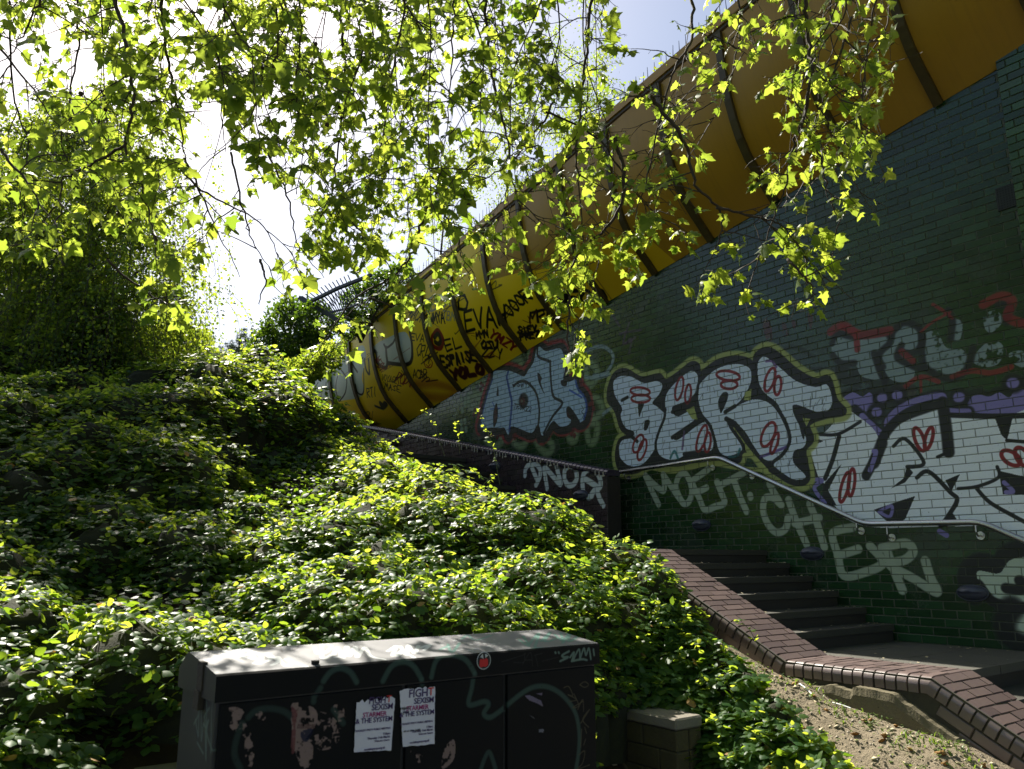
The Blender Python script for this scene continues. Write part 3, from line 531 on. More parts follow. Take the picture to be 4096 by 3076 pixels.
# vent grille
tt, zz = to_wall(4040, 785)
root = thing('vent_grille', 'dark square vent grille with small holes high in the green wall', 'vent', tt, .0, zz)
mb = MB(); mb.box(-.11, .11, -.01, .012, -.11, .11, 0, .004); mb.build('grille_plate', M['grille'], root)
mb = MB()
for i in range(9):
    for j in range(9): mb.box(-.092+i*.023-.005, -.092+i*.023+.005, .012, .0135, -.092+j*.023-.005, -.092+j*.023+.005)
tag(mb.build('vent_holes', M['hole'], root), kind='stuff')

# ------------------------------------------------------------------ yellow ribbed cladding above
T0, SP = -.5, .94
root = thing('yellow_cladding_tube', 'long curved yellow metal cladding with dark ribs above the painted wall', 'cladding', 4, 0, tz(4))
ribs = [T0+SP*i for i in range(-5, 16)]
def section(t, sc=1., off=0.):
    out_ = []
    for i, (o_, h_) in enumerate(PROF):
        a = PROF[max(i-1, 0)]; b = PROF[min(i+1, len(PROF)-1)]; nx, nz = (b[1]-a[1]), -(b[0]-a[0]); l_ = math.hypot(nx, nz)
        out_.append((o_+nx/l_*off, h_+nz/l_*off))
    return out_
for i in range(len(ribs)-1):
    a, b = ribs[i]+.03, ribs[i+1]-.03; mb = MB(); K = 6; rows = []
    for j in range(K+1):
        t_ = a+(b-a)*j/K; bow = .012*math.sin(math.pi*j/K)+random.uniform(-.0015, .0015)
        rows.append([(t_-4, o_, tz(t_)+h_-tz(4)) for o_, h_ in section(t_, off=bow)])
    n = len(PROF); V = [p for r in rows for p in r]; Fq = [(j*n+q, j*n+q+1, (j+1)*n+q+1, (j+1)*n+q) for j in range(K) for q in range(n-1)]
    mb.add(V, Fq); o_ = mb.build('cladding_panel', M['tube'], root, smooth=True)
for t_ in ribs:
    mb = MB(); pr = section(t_, off=-.03); pq = section(t_, off=.045); n = len(pr)
    V = [(t_-.042-4, a, tz(t_-.042)+b-tz(4)) for a, b in pr]+[(t_-.042-4, a, tz(t_-.042)+b-tz(4)) for a, b in pq]+[(t_+.042-4, a, tz(t_+.042)+b-tz(4)) for a, b in pr]+[(t_+.042-4, a, tz(t_+.042)+b-tz(4)) for a, b in pq]
    Fq = []
    for q in range(n-1): Fq += [(q, q+1, n+q+1, n+q), (2*n+q, 3*n+q, 3*n+q+1, 2*n+q+1), (n+q, n+q+1, 3*n+q+1, 3*n+q)]
    mb.add(V, Fq); mb.build('rib', M['rib'], root)
# eaves flashing over the seam and the flat roof behind
TA, TB = ribs[0], ribs[-1]
mb = MB(); z4 = tz(4)
def slab(mb, o0, o1, h0, h1):
    V = [(t_-4, o_, tz(t_)+h_-z4) for t_ in (TA, TB) for h_ in (h0, h1) for o_ in (o0, o1)]
    mb.add(V, [(0, 2, 3, 1), (4, 5, 7, 6), (0, 1, 5, 4), (2, 6, 7, 3), (0, 4, 6, 2), (1, 3, 7, 5)])
slab(mb, -2.2, .87, 1.82, 1.86); mb.build('roof_deck', M['rib'], root)
mb = MB(); slab(mb, .78, .89, 1.862, 1.98); mb.build('eaves_flashing', M['tube'], root)
# spiked railing along the roof edge
root = thing('spiked_railing', 'dark anti climb spikes rising from the top edge of the yellow cladding', 'railing', 4, .7, tz(4)+1.98)
mb = MB(); mb.tube([(TA-4, 0, TUBE_S*(TA-4)+.12), (TB-4, 0, TUBE_S*(TB-4)+.12)], .012, 5); mb.build('rail_bar', M['rail'], root)
sp = MB(); sp.tube([(0, 0, 0), (0, 0, .34)], [.007, .003], 4); sme = sp.mesh('spike_shape', M['rail'])
t_ = 0.2
while t_ < 10.5:
    link('spike', sme, root, (t_-4, random.uniform(-.01, .01), TUBE_S*(t_-4)+.0), (random.gauss(0, .03), random.gauss(0, .03), 0)); t_ += .105
# ------------------------------------------------------------------ brown brick parapet wall of the upper flight
BO = .45
def btop(t): return 1.13+.2195*(t-3.8) if t < 11 else 1.13+.2195*7.2-.1*(t-11)
root = thing('brown_brick_wall', 'dark brown glazed brick parapet wall with sloping purple coping above the brambles', 'wall', 6, BO, .1)
brick_wall(root, (6, BO, .1), 3.82, 12.5, .1, lambda t: btop(t)-.075, M['bbrick'], M['bmortar'], BO, .2, 160, zbot=lambda t: max(.1, .25+.36*(t-4.4)-.9))
mb = MB(); V = []
for y in (BO-.008-BO, .22-BO): V += [(3.82-6, y, -1.5), (12.5-6, y, -1.5), (12.5-6, y, btop(12.5)-.19), (11-6, y, btop(11)-.19), (3.82-6, y, btop(3.82)-.19)]
mb.add(V, [(4, 3, 2, 1, 0), (5, 6, 7, 8, 9), (0, 1, 6, 5), (1, 2, 7, 6), (2, 3, 8, 7), (3, 4, 9, 8), (4, 0, 5, 9)]); mb.build('mortar', M['bmortar'], root)
mb = MB(); pr = [(-.115, -.075), (-.115, -.03), (-.085, 0), (.075, 0), (.108, -.015), (.122, -.035), (.125, -.06), (.12, -.075)]
mb.extrude(pr, -.032, .032); cme = mb.mesh('coping_shape', M['coping2'])
mb = MB(); mb.extrude([(-.10, -.10), (-.10, -.012), (.10, -.012), (.112, -.10)], -4.3, 4.4); 
t_ = 3.84; n = 0; jb = MB(); lb = MB()
while t_ < 12.2:
    sl_ = math.atan(.2195) if t_ < 11 else -.1
    link('coping_brick', cme, root, (t_-6, .335-BO, btop(t_)-.1+.002), (random.gauss(0, .006), -sl_, 0)); 
    c0 = (t_+.037-6); zz_ = btop(t_)-.1; jb.box(c0-.006, c0+.006, .335-BO-.105, .335-BO+.112, zz_-.075, zz_-.005)
    if t_ < 9.6 and not (4.0 < t_ < 4.5) and random.random() < .8:
        dz = random.uniform(.0, .05); lb.box(c0-.006, c0+.006, .12+.335-BO, .335-BO+.128+random.uniform(0, .004), zz_-.07-dz, zz_-.03)
        if random.random() < .25: lb.box(c0-.02, c0+.03, .12+.335-BO, .335-BO+.127, zz_-.09, zz_-.072)
    t_ += .0755
jb.build('coping_joints', M['joint'], root)['kind'] = 'stuff'; lb.build('lime_streaks', M['lime'], root)['kind'] = 'stuff'

# ------------------------------------------------------------------ staircase
RZ = [-.58, -.44, -.295, -.155, -.025, .11]; RT = [.46, .72, 1.0, 1.27, 1.53, 1.80]
root = thing('staircase', 'grey concrete staircase climbing along the painted green wall', 'staircase', 0, .9, -.73)
def sb(t, z): return (t-0, z+.73)
def step(t0, t1, z1, zb, name='tread', o0=.02, o1=1.69):
    mb = MB(); a, b = t0, t1
    mb.box(-(0)+a, b, o0-.9, o1-.9, z1-.055+.73, z1+.73); mb.build(name, M['stair'], root)
    mb = MB(); mb.box(a+.018, b-.002, o0-.9+.002, o1-.9-.002, zb+.73, z1-.057+.73); mb.build('riser', M['riser'], root)
zp = -.73
for i, (t_, z_) in enumerate(zip(RT, RZ)):
    step(t_, (RT[i+1] if i < 5 else 3.74)+.03*(i < 5), z_, zp-.05); zp = z_
zp = .11
for k_ in range(11):
    t_ = 3.77+.33*k_ if k_ > 1 else 3.77+.27*k_; z_ = .25+.135*k_
    step(t_, t_+.36, z_, zp-.05, o0=.02 if k_ < 0 else (.03 if k_ == 0 else BO+.004), o1=1.69); zp = z_
for k_ in range(9):
    t_ = -.9-.28*(k_+1); z_ = -.73-.155*(k_+1); step(t_, t_+.30, z_, z_-.25)
# landing with paving slabs
root = thing('stair_landing', 'paved landing of grey slabs between the two flights at the foot of the painted wall', 'landing', 0, .9, -.73)
mb = MB(); mb.box(-.885, .50, -.88, .79, -.5, -.062); mb.build('landing_base', M['riser'], root)
for a, b, c, d_ in ((-.90, -.27, .02, .56), (-.90, -.27, .565, 1.12), (-.90, -.27, 1.125, 1.69), (-.265, .2, .02, .80), (-.265, .2, .805, 1.69), (.205, .50, .02, .56), (.205, .50, .565, 1.12), (.205, .50, 1.125, 1.69)):
    mb = MB(); dz = random.uniform(-.0015, .0015); mb.box(a+.003, b-.003, c-.9+.003, d_-.9-.003, -.06, dz-.0015); mb.build('paving_slab', M['paving'], root)

# ------------------------------------------------------------------ low wall with bull nosed brick coping
PATH = [(2.7, .105), (1.66, .105), (.10, -.71), (-.96, -.71), (-3.4, -.71-.57*2.44)]
OI, OO = 1.70, 2.25
root = thing('low_stair_wall', 'low wall beside the stairs capped with shiny brown bull nosed bricks', 'wall', 0, 2.0, -.73)
def nose(len_):
    R_ = .06; pts = [(-len_, -.07), (-len_, 0)]; 
    for j in range(11): a_ = math.pi/2*(1-j/10); pts.append((-R_+R_*math.cos(a_), -R_+R_*math.sin(a_)))
    return pts+[(0, -.105), (-.05, -.105)]
def shp(name, kind, ln):
    mb = MB()
    if kind == 'n': mb.extrude(nose(ln), -.0315, .0315)
    else: mb.box(-.0315, .0315, -ln, 0, -.06, 0)
    me = mb.mesh(name, M['coping']); 
    return me
NA, NB_, F2, F1, F0 = shp('nose_a', 'n', .155), shp('nose_b', 'n', .25), shp('flat_a', 'f', .22), shp('flat_b', 'f', .155), shp('flat_c', 'f', .07)
row = 0; body = MB()
for (ta, za), (tb, zb) in zip(PATH[:-1], PATH[1:]):
    Ls = math.hypot(tb-ta, zb-za); nn = int(Ls/.0752); ang = math.atan2(za-zb, ta-tb)
    for i in range(nn):
        u = (i+.5)/nn; t_, z_ = ta+(tb-ta)*u, za+(zb-za)*u
        if t_ < -2.5: break
        def put(me, oo):
            link('coping_brick', me, root, (t_, oo-2.0+random.uniform(-.002, .002), z_+.73+random.uniform(-.0025, .0015)), (random.gauss(0, .008), -ang+random.gauss(0, .012), random.gauss(0, .006)))
        if row % 2 == 0: put(NA, OO); put(F2, OO-.165); put(F1, OO-.395)
        else: put(NB_, OO); put(F2, OO-.26); put(F0, OO-.49)
        row += 1
def body_poly(mb, path, o0, o1, dz, zb, m=0):
    V = []
    for o_ in (o0, o1): V += [(t_, o_-2.0, z_+dz+.73) for t_, z_ in path]+[(path[-1][0], o_-2.0, zb+.73), (path[0][0], o_-2.0, zb+.73)]
    n = len(path)+2; mb.add(V, [tuple(range(n)), tuple(range(n, 2*n))[::-1]]+[(i, n+i, n+(i+1) % n, (i+1) % n) for i in range(n)], m)
mb = MB(); body_poly(mb, PATH, OI+.012, OO-.014, -.012, -2.6); mb.build('wall_core', M['joint'], root)
mb = MB(); mb.box(-.107, .107, -.04, 0, -.033, .033, 0, .004); sme_ = mb.mesh('course_shape', M['coping'])
for cr in range(4):
    t_ = -.98; a_ = math.atan(.57); dl = .225*math.cos(a_)
    for i in range(8):
        tc = t_-dl*(i+.5+(.5 if cr % 2 else 0)); zc = -.71+.57*(tc+.96)-.155/math.cos(a_)-cr*.077/math.cos(a_)
        link('course_brick', sme_, root, (tc, OO-.004-2.0, zc+.73), (0, -a_, 0))
for cr in range(2):
    for i in range(10):
        tc = 1.6-.2*i; zc = -.71+.5224*(tc-.10)-.155-cr*.08
        if tc > .15: link('course_brick', sme_, root, (tc, OO-.004-2.0, zc+.73), (0, -math.atan(.5224), 0))
# concrete plinth, chipped along its top edge
mb = MB(); tp = []
for i in range(181):
    t_ = .25-3.4*i/180; zt = -.815 if t_ > -.72 else -.815+.57*(t_+.72)
    ch = .014*float(vnoise(t_*1., 0, .05, 3))+.010*float(vnoise(t_, 3, .021, 9))+(.03*float(vnoise(t_, 1, .09, 5)) if t_ > -.45 else .0)
    tp.append((t_, zt-ch))
V = []; n = len(tp)
for t_, z_ in tp: V += [(t_, OO-.02-2.0, z_+.73+.004), (t_, OO+.055-2.0+.012*float(vnoise(t_, 7, .06, 2)), z_+.73), (t_, OO+.075-2.0, z_+.73-.05), (t_, OO+.075-2.0, -1.6)]
mb.add(V, [(i*4+j, (i+1)*4+j, (i+1)*4+j+1, i*4+j+1) for i in range(n-1) for j in range(3)]+[(0, 1, 2, 3)]); mb.build('concrete_plinth', M['plinth'], root)

V, Fc = [], []
treads = [(RT[i], RT[i+1] if i < 5 else 3.7, RZ[i]) for i in range(6)]+[(-.88, .44, -.73)]
for i in range(420):
    a, b, z_ = random.choice(treads); t_ = a+abs(random.gauss(0, .5))*0+random.uniform(.03, b-a); t_ = random.uniform(a+.02, b-.02); o_ = random.choice((random.uniform(.05, 1.65), .04+abs(random.gauss(0, .10)), 1.66-abs(random.gauss(0, .10))))
    p = G(t_, o_, z_+.003); s_ = random.uniform(.008, .03); a_ = random.uniform(0, 6.28); u_ = Vector((math.cos(a_), math.sin(a_), random.uniform(0, .3)))*s_; w_ = Vector((-math.sin(a_), math.cos(a_), random.uniform(0, .3)))*s_*.5; q = len(V)
    V += [tuple(p), tuple(p+u_*.5+w_), tuple(p+u_), tuple(p+u_*.5-w_)]; Fc += [(q, q+1, q+2), (q, q+2, q+3)]
tag(link('stair_litter', npmesh('stair_litter', V, Fc, M['straw'])), kind='stuff')
# ------------------------------------------------------------------ handrail
root = thing('handrail', 'brushed steel handrail fixed along the painted green wall', 'handrail', 2, .09, .6)
pts = [(4.15, 1.13), (2.33, 1.165), (.62, .345), (-.44, .325), (-1.9, -.42)]
P = []
for i, (t_, z_) in enumerate(pts):
    if 0 < i < len(pts)-1:
        a = Vector(pts[i-1])-Vector(pts[i]); b = Vector(pts[i+1])-Vector(pts[i]); a.normalize(); b.normalize(); q = Vector((t_, z_)); r_ = .09
        for u in (0, .25, .5, .75, 1): e = (q+a*r_)*(1-u)**2+q*2*u*(1-u)+(q+b*r_)*u*u; P.append((e.x-2, 0, e.y-.6))
    else: P.append((t_-2, 0, z_-.6))
mb = MB(); mb.tube(P, .0255, 14); mb.build('rail_tube', M['steel'], root, smooth=True)
for u, v in ((150, 1040), (578, 985), (780, 1028), (1338, 1308), (1495, 1342), (1948, 1332)):
    t_, z_ = A(u, v); zr = float(np.interp(t_, [p[0] for p in pts[::-1]], [p[1] for p in pts[::-1]]))
    mb = MB(); mb.tube([(0, -.088, 0), (0, -.078, 0)], .036, 16); mb.tube([(0, -.08, 0), (0, -.03, -.005), (0, 0, .03), (0, 0, zr-z_-.015)], .008, 6)
    mb.tube([(0, -.078, 0), (0, -.074, 0)], .01, 8)
    br = mb.build('bracket', M['steel'], root, (t_-2, 0, z_-.6))

# ------------------------------------------------------------------ oval bulkhead lamps
def lamp_mesh(name):
    mb = MB(); rows = []
    V = []; nA, nR = 24, 7
    for j in range(nR):
        ph = math.pi/2*j/(nR-1)
        for i in range(nA):
            a_ = 2*math.pi*i/nA; r_ = math.cos(ph)
            x, z_ = .125*r_*math.cos(a_), .062*r_*math.sin(a_); y = .055*math.sin(ph)
            if z_ > .004: y = y*1.35+.010
            V.append((x, y, z_))
    Fq = [(j*nA+i, j*nA+(i+1) % nA, (j+1)*nA+(i+1) % nA, (j+1)*nA+i) for j in range(nR-1) for i in range(nA)]
    mb.add(V, Fq); return mb.mesh(name, M['lamp'], True)
lme = lamp_mesh('lamp_body_shape'); mb = MB(); V = []
for s_ in (0, .012):
    V += [(.135*math.cos(2*math.pi*i/24), s_, .072*math.sin(2*math.pi*i/24)) for i in range(24)]
mb.add(V, [tuple(range(24, 48))]+[(i, (i+1) % 24, 24+(i+1) % 24, 24+i) for i in range(24)]); pme = mb.mesh('lamp_plate_shape', M['lamp'])
mb = MB(); mb.tube([(0, 0, 0), (0, .006, 0)], .006, 8); bme = mb.mesh('lamp_screw_shape', M['hole'])
for px, py, off, lab in ((2798, 2100, 0, 'oval bulkhead lamp on the green wall, the one nearest the brown wall'), (3240, 2214, 0, 'oval bulkhead lamp low on the green wall below the letters C and H'), (3883, 2372, 0, 'oval bulkhead lamp on the green wall touching the black and white shape'),
                    (2316, 1980, BO, 'oval bulkhead lamp with a white paint streak near the end of the brown wall'), (1974, 1866, BO, 'oval bulkhead lamp on the brown wall, second from its near end'), (1573, 1772, BO, 'oval bulkhead lamp on the brown wall beside the black scribble'), (1435, 1736, BO, 'oval bulkhead lamp on the brown wall, farthest up the slope')):
    t_, z_ = to_wall(px, py, off+.04)
    r_ = thing('bulkhead_lamp', lab, 'wall lamp', t_, off+.001, z_, group='oval bulkhead lamps')
    link('back_plate', pme, r_); link('lamp_cover', lme, r_, (0, .011, 0)); link('screw', bme, r_, (.01, .045, .048))

# ------------------------------------------------------------------ ground
def smst(x): x = np.clip(x, 0, 1); return x*x*(3-2*x)
GT = np.array([-400, -3.2, -1.9, -1.42, -1.17, -.74, -.42, -.15, .12, .5, 1.0, 1.68, 2.6, 11, 14, 40, 800.]); GB_ = np.array([-1.9, -1.75, -1.42, -1.17, -1.08, -1.02, -.95, -.85, -.80, -.68, -.48, -.22, .10, 3.15, 3.3, 2.2, 1.])
HT = np.array([-400, -1.3, -.2, .3, .7, 1.2, 2.0, 11, 14, 40, 800.]); HB = np.array([-1.56, -1.56, -1.55, -1.38, -1.0, -.62, -.26, 3.15, 3.3, 2.2, 1.])
def ground(t, o):
    t = np.asarray(t, float); o = np.asarray(o, float)
    g1 = np.interp(t, GT, GB_); g2 = np.interp(t, HT, HB); wgt = smst((o-2.45)/1.05); g = g1*(1-wgt)+g2*wgt
    lowleft = np.where(t > 1, .22*np.clip(o-4, 0, 8)*np.clip((t-1)/3, 0, 1), 0)
    g = g-lowleft+(.05*(vnoise(t, o, .6, 1)-.5)+.02*(vnoise(t, o, .17, 2)-.5))*np.clip(1-np.abs(t)/30, 0, 1)
    ins = smst((2.28-o)/.05)*1.3; return g-ins
ts = np.concatenate([-np.geomspace(400, 5, 14), np.arange(-4.5, 3, .07), np.arange(3, 15, .25), np.geomspace(15.3, 800, 16)])
os_ = np.concatenate([-np.geomspace(400, .6, 10), np.arange(0, 2.1, .7), np.arange(2.12, 5.6, .06), np.arange(5.7, 14, .25), np.geomspace(14.3, 500, 14)])
TT, OO_ = np.meshgrid(ts, os_, indexing='ij'); ZZ = ground(TT, OO_)
Pw = W0[None, None, :]+TT[..., None]*DV-OO_[..., None]*NV; Pw[..., 2] = ZZ+EYE
nT, nO = TT.shape; idx = np.arange(nT*nO).reshape(nT, nO); Fg = np.stack([idx[:-1, :-1], idx[:-1, 1:], idx[1:, 1:], idx[1:, :-1]], -1).reshape(-1, 4)[:, ::-1]
gme = npmesh('ground', Pw.reshape(-1, 3), Fg, M['soil'], True); go = link('ground', gme); tag(go, kind='structure')

M['asphalt'] = simple('asphalt', (.05, .05, .048), .9, bump=.5, bsc=120)
mb = MB(); mb.add([G(*q) for q in ((-40, 2.45, -1.62), (-2.9, 2.45, -1.62), (-2.9, 4.4, -1.525), (-.25, 4.4, -1.525), (-.25, 40, -1.525), (-40, 40, -1.525))], [(0, 2, 5), (0, 1, 2), (2, 3, 4), (2, 4, 5)]); tag(mb.build('pavement', M['asphalt']), kind='structure')
def gpt(t, o, dz=0.): return G(t, o, float(ground(t, o))+dz)
# pebbles, dry leaves and stalks on the bare earth
def scatter_tri(n, area, size, mat, name, flat=.3, label=None, ln=1.):
    V = []; Fc = []
    for i in range(n):
        t_, o_ = area(); p = gpt(t_, o_, size*.12); s_ = size*random.uniform(.4, 1.4); R_ = Euler((random.gauss(0, flat), random.gauss(0, flat), random.uniform(0, 6.28))).to_matrix()
        b = len(V); V += [tuple(p+R_ @ Vector(q)*s_) for q in ((-.5*ln, -.2, 0), (.1, -.35, .15), (.5*ln, .0, 0), (.05, .3, .12), (0, 0, -.25))]; Fc += [(b, b+1, b+3), (b+1, b+2, b+3), (b, b+4, b+1), (b+1, b+4, b+2), (b+2, b+4, b+3), (b+3, b+4, b)]
    o_ = link(name, npmesh(name, V, Fc, mat)); tag(o_, label, None, None, 'stuff'); return o_
def bare(): return random.uniform(-2.1, .9), random.uniform(2.34, 3.9)
scatter_tri(1500, bare, .018, M['stone'], 'gravel', .6); scatter_tri(2600, bare, .010, M['soil'], 'grit', .8)
scatter_tri(420, bare, .035, M['straw'], 'leaf_litter', .35, ln=1.3); scatter_tri(120, bare, .06, M['dryleaf'], 'dry_leaves', .4)
for (px, py), (qx, qy), lab in (((3245, 2828), (3255, 2870), 'short white litter stick lying on the bare earth nearer the brambles'), ((3455, 2833), (3505, 2868), 'pale stick lying on the bare earth against the concrete plinth')):
    a = Vector(); t1_, o1_ = to_z(px, py, -1.0); t2_, o2_ = to_z(qx, qy, -1.03)
    p, q = gpt(t1_, max(o1_, 2.4), .012), gpt(t2_, max(o2_, 2.4), .012); mb = MB(); mb.tube([(0, 0, 0), tuple((q-p)*.5+Vector((0, 0, .004))), tuple(q-p)], .006, 6); s_ = mb.build('stick', M['litter'], None, p); tag(s_, lab, 'stick')

# ------------------------------------------------------------------ leaf builders (numpy)
def frames(tip, nrm):
    tip = tip/np.linalg.norm(tip, axis=1, keepdims=True); nrm = nrm-(nrm*tip).sum(1, keepdims=True)*tip; nrm /= np.linalg.norm(nrm, axis=1, keepdims=True)+1e-9
    return np.cross(tip, nrm), tip, nrm     # x side, y tip, z normal
def leaves(pos, tip, nrm, size, shape, tris):
    X, Y, Z = frames(tip, nrm); n = len(pos); k = len(shape)
    V = pos[:, None, :]+size[:, None, None]*(shape[None, :, 0:1]*X[:, None]+shape[None, :, 1:2]*Y[:, None]+shape[None, :, 2:3]*Z[:, None])
    Fc = tris[None]+(np.arange(n)*k)[:, None, None]; return V.reshape(-1, 3), Fc.reshape(-1, 3)
half = [(.0, .0), (.16, -.10), (.30, -.10), (.50, -.03), (.36, .10), (.40, .22), (.66, .46), (.46, .44), (.30, .50), (.27, .62), (.20, .78), (0, 1.04)]
ring = half+[(-x, y) for x, y in half[-2:0:-1]]
def curl(x, y, c1=.34, c2=.16): return (x, y, -c1*abs(x)**1.3-c2*(y-.3)**2+.03*math.sin(9*x+5*y))
PL = np.array([curl(0, .28)]+[curl(x, y) for x, y in ring]); nr = len(ring); PLT = np.array([(0, 1+i, 1+(i+1) % nr) for i in range(nr)])
BRL = np.array([(0, 0, 0), (.30, .16, -.08), (.40, .45, -.11), (.22, .78, -.10), (0, 1., -.12), (-.22, .78, -.10), (-.40, .45, -.11), (-.30, .16, -.08), (0, .5, .02)])
BRT = np.array([(8, 0, 1), (8, 1, 2), (8, 2, 3), (8, 3, 4), (8, 4, 5), (8, 5, 6), (8, 6, 7), (8, 7, 0)])
SML = np.array([(0, 0, 0), (.38, .42, -.05), (0, 1, -.05), (-.38, .42, -.05)]); SMT = np.array([(0, 1, 2), (0, 2, 3)])
def rn3(n, s=1.): return RNG.normal(0, s, (n, 3))

# ------------------------------------------------------------------ brambles over the bank
def omin(t): return float(np.interp(t, [-1.6, -1.2, -.9, -.6, -.3, .1, .5, .9, 1.3, 2., 12], [3.5, 3.25, 3.1, 2.98, 2.85, 2.76, 2.62, 2.46, 2.26, 2.12, 2.1]))
def relief(t, o): return float(vnoise(t*1.0+o*.25, o*.6, 1.25, 11)-.5)*.75+float(vnoise(t, o, .7, 12)-.5)*.25
def btopz(t, o):
    b_ = float(np.interp(t, [-1.2, -.5, .5, 1.5, 3, 12], [.16, .22, .28, .30, .30, .36]))-.12*max(0, 1-(o-2.1)/1.2)*(t > 1.2)-.26*max(0, 1-(o-2.1)/2.2)*(t > 2.2)*min(1, (t-2.2)/1.)
    return float(ground(t, max(o, 2.5)))+b_+(2.3*relief(t, o)*min(1, max(0, (t-.2)/1.2))*min(1, max(.15, (o-2.6)/1.0)))
bumps = []
def nearwall(t, o): return (-.4 < t < 1.0 and 3.2 < o < 3.7)
cand = 0
while len(bumps) < 1100 and cand < 80000:
    cand += 1; t_, o_ = (random.uniform(-1.4, 14), random.uniform(2.0, 12.5)) if cand % 4 else (random.uniform(-1.4, 2), random.uniform(5, 8.5))
    r_ = random.uniform(.16, .30) if t_ < .6 else random.uniform(.22, .62)
    if t_ < .7 and o_ < 4: r_ = random.uniform(.12, .22)
    if o_-r_*.7 < omin(t_): continue
    if t_ < -.25+ (.25 if o_ > 4.2 else 0) and o_ > 4.25 and o_ < 6.9: continue      # cabinet stands here
    if t_ < .42 and 3.22-r_ < o_ < 4.3: continue
    if t_ < .15 and o_ > 3.3 and o_ < 6.9: continue
    if t_ < 1.1 and 6.1-r_ < o_ < 6.6+r_: continue
    P = G(t_, o_, btopz(t_, o_)); x, y, f = proj([P])
    if not (-500 < x[0] < 4300 and y[0] < 3700): continue
    if any((t_-b[0])**2+(o_-b[1])**2 < (.74*min(r_, b[2]))**2 for b in bumps): continue
    bumps.append((t_, o_, r_, f[0]))
for i in range(110):
    t_ = random.uniform(-1.15, .75); r_ = random.uniform(.10, .19); o_ = random.uniform(omin(t_)+r_*.6, max(3.36-r_*.4, omin(t_)+.2))
    bumps.append((t_, o_, r_, 5.5))
pos, tip, nrm, size = [], [], [], []; cores = []
for t_, o_, r_, f in bumps:
    den = 1500 if f < 6.5 else (1100 if f < 9 else 650); n = int(den*r_**1.7*.9); s_ = (.072 if f == 5.5 else .054) if f < 6.5 else (.060 if f < 9 else .070)
    th = RNG.uniform(0, 2*math.pi, n); cz = RNG.uniform(-.35, 1, n); rr = r_*np.clip(RNG.normal(.93, .10, n), .4, 1.15); sz = np.sqrt(1-cz**2)
    zb = btopz(t_, o_)-r_*.55+(random.uniform(-.16, .20) if t_ > .9 else random.uniform(-.05, .08)); cores.append((t_, o_, zb, r_))
    lt, lo, lz = t_+rr*sz*np.cos(th), o_+rr*sz*np.sin(th), zb+rr*cz*.85
    ok = lo > np.array([omin(q) for q in lt])-.1; ok &= lz > ground(lt, np.maximum(lo, 2.45))-.02
    ok &= ~((lt < -.28) & (lo > 4.2) & (lo < 7.0)); lt, lo, lz, th, cz = lt[ok], lo[ok], lz[ok], th[ok], cz[ok]; n = len(lt)
    if not n: continue
    p = W0[None]+lt[:, None]*DV-lo[:, None]*NV; p[:, 2] = lz+EYE
    outw = (np.cos(th)[:, None]*DV-np.sin(th)[:, None]*NV); szz = RNG.uniform(.75, 1.35, n)*s_
    base_n = np.array([0, 0, 1.])+outw*.30+rn3(n, .33)
    az0 = outw+rn3(n, .8); az0[:, 2] = az0[:, 2]*.3-.12
    for dth in (-1.15, 0, 1.15):
        c_, s__ = math.cos(dth), math.sin(dth); Xa, Ya, Za = frames(az0, base_n); d_ = Ya*c_+Xa*s__; d_[:, 2] -= .10
        pos.append(p+d_*(.15 if dth else .35)*szz[:, None]); tip.append(d_+rn3(n, .12)); nrm.append(base_n+rn3(n, .16)); size.append(szz*(1.0 if dth == 0 else .84))
pos, tip, nrm, size = map(np.concatenate, (pos, tip, nrm, size))
x, y, f = proj(pos); far = f > 7.5
# opaque dark cores, standing for tangled stems, added inside mounds to block light
IC = []
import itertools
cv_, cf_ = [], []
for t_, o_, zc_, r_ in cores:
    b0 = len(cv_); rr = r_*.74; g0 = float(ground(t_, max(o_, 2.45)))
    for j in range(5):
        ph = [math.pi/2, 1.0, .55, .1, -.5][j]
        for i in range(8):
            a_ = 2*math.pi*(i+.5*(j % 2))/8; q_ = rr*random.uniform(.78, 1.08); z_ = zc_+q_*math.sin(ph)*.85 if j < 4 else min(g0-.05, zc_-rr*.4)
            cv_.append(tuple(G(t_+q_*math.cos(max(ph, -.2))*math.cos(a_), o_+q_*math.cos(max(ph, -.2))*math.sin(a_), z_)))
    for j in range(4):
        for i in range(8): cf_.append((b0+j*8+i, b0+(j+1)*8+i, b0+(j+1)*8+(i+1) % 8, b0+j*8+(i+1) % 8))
M['inner'] = simple('mound_shade_core', (.020, .022, .009), .95, var=.6, sc=30, bump=.6, bsc=60)
tag(link('bramble_shade_cores', npmesh('bramble_shade_cores', cv_, cf_, M['inner'])), kind='stuff')
kd = RNG.random(len(pos)//1)
V1, F1_ = leaves(pos[~far], tip[~far], nrm[~far], size[~far], BRL, BRT)
BRF = np.array([(0, 0, 0), (.38, .3, -.08), (.26, .72, -.1), (0, 1., -.12), (-.26, .72, -.1), (-.38, .3, -.08)]); BFT = np.array([(0, 1, 2), (0, 2, 3), (0, 3, 4), (0, 4, 5)])
V2, F2_ = leaves(pos[far], tip[far], nrm[far], size[far], BRF, BFT)
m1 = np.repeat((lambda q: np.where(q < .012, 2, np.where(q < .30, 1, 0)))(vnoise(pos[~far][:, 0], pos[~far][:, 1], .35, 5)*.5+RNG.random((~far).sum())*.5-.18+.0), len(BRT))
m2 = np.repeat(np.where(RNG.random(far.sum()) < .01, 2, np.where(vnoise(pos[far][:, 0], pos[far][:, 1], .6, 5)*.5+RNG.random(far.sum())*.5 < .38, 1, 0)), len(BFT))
m1 = np.where(m1 == 2, 0, m1); m1[np.repeat(RNG.random((~far).sum()) < .008, len(BRT))] = 2
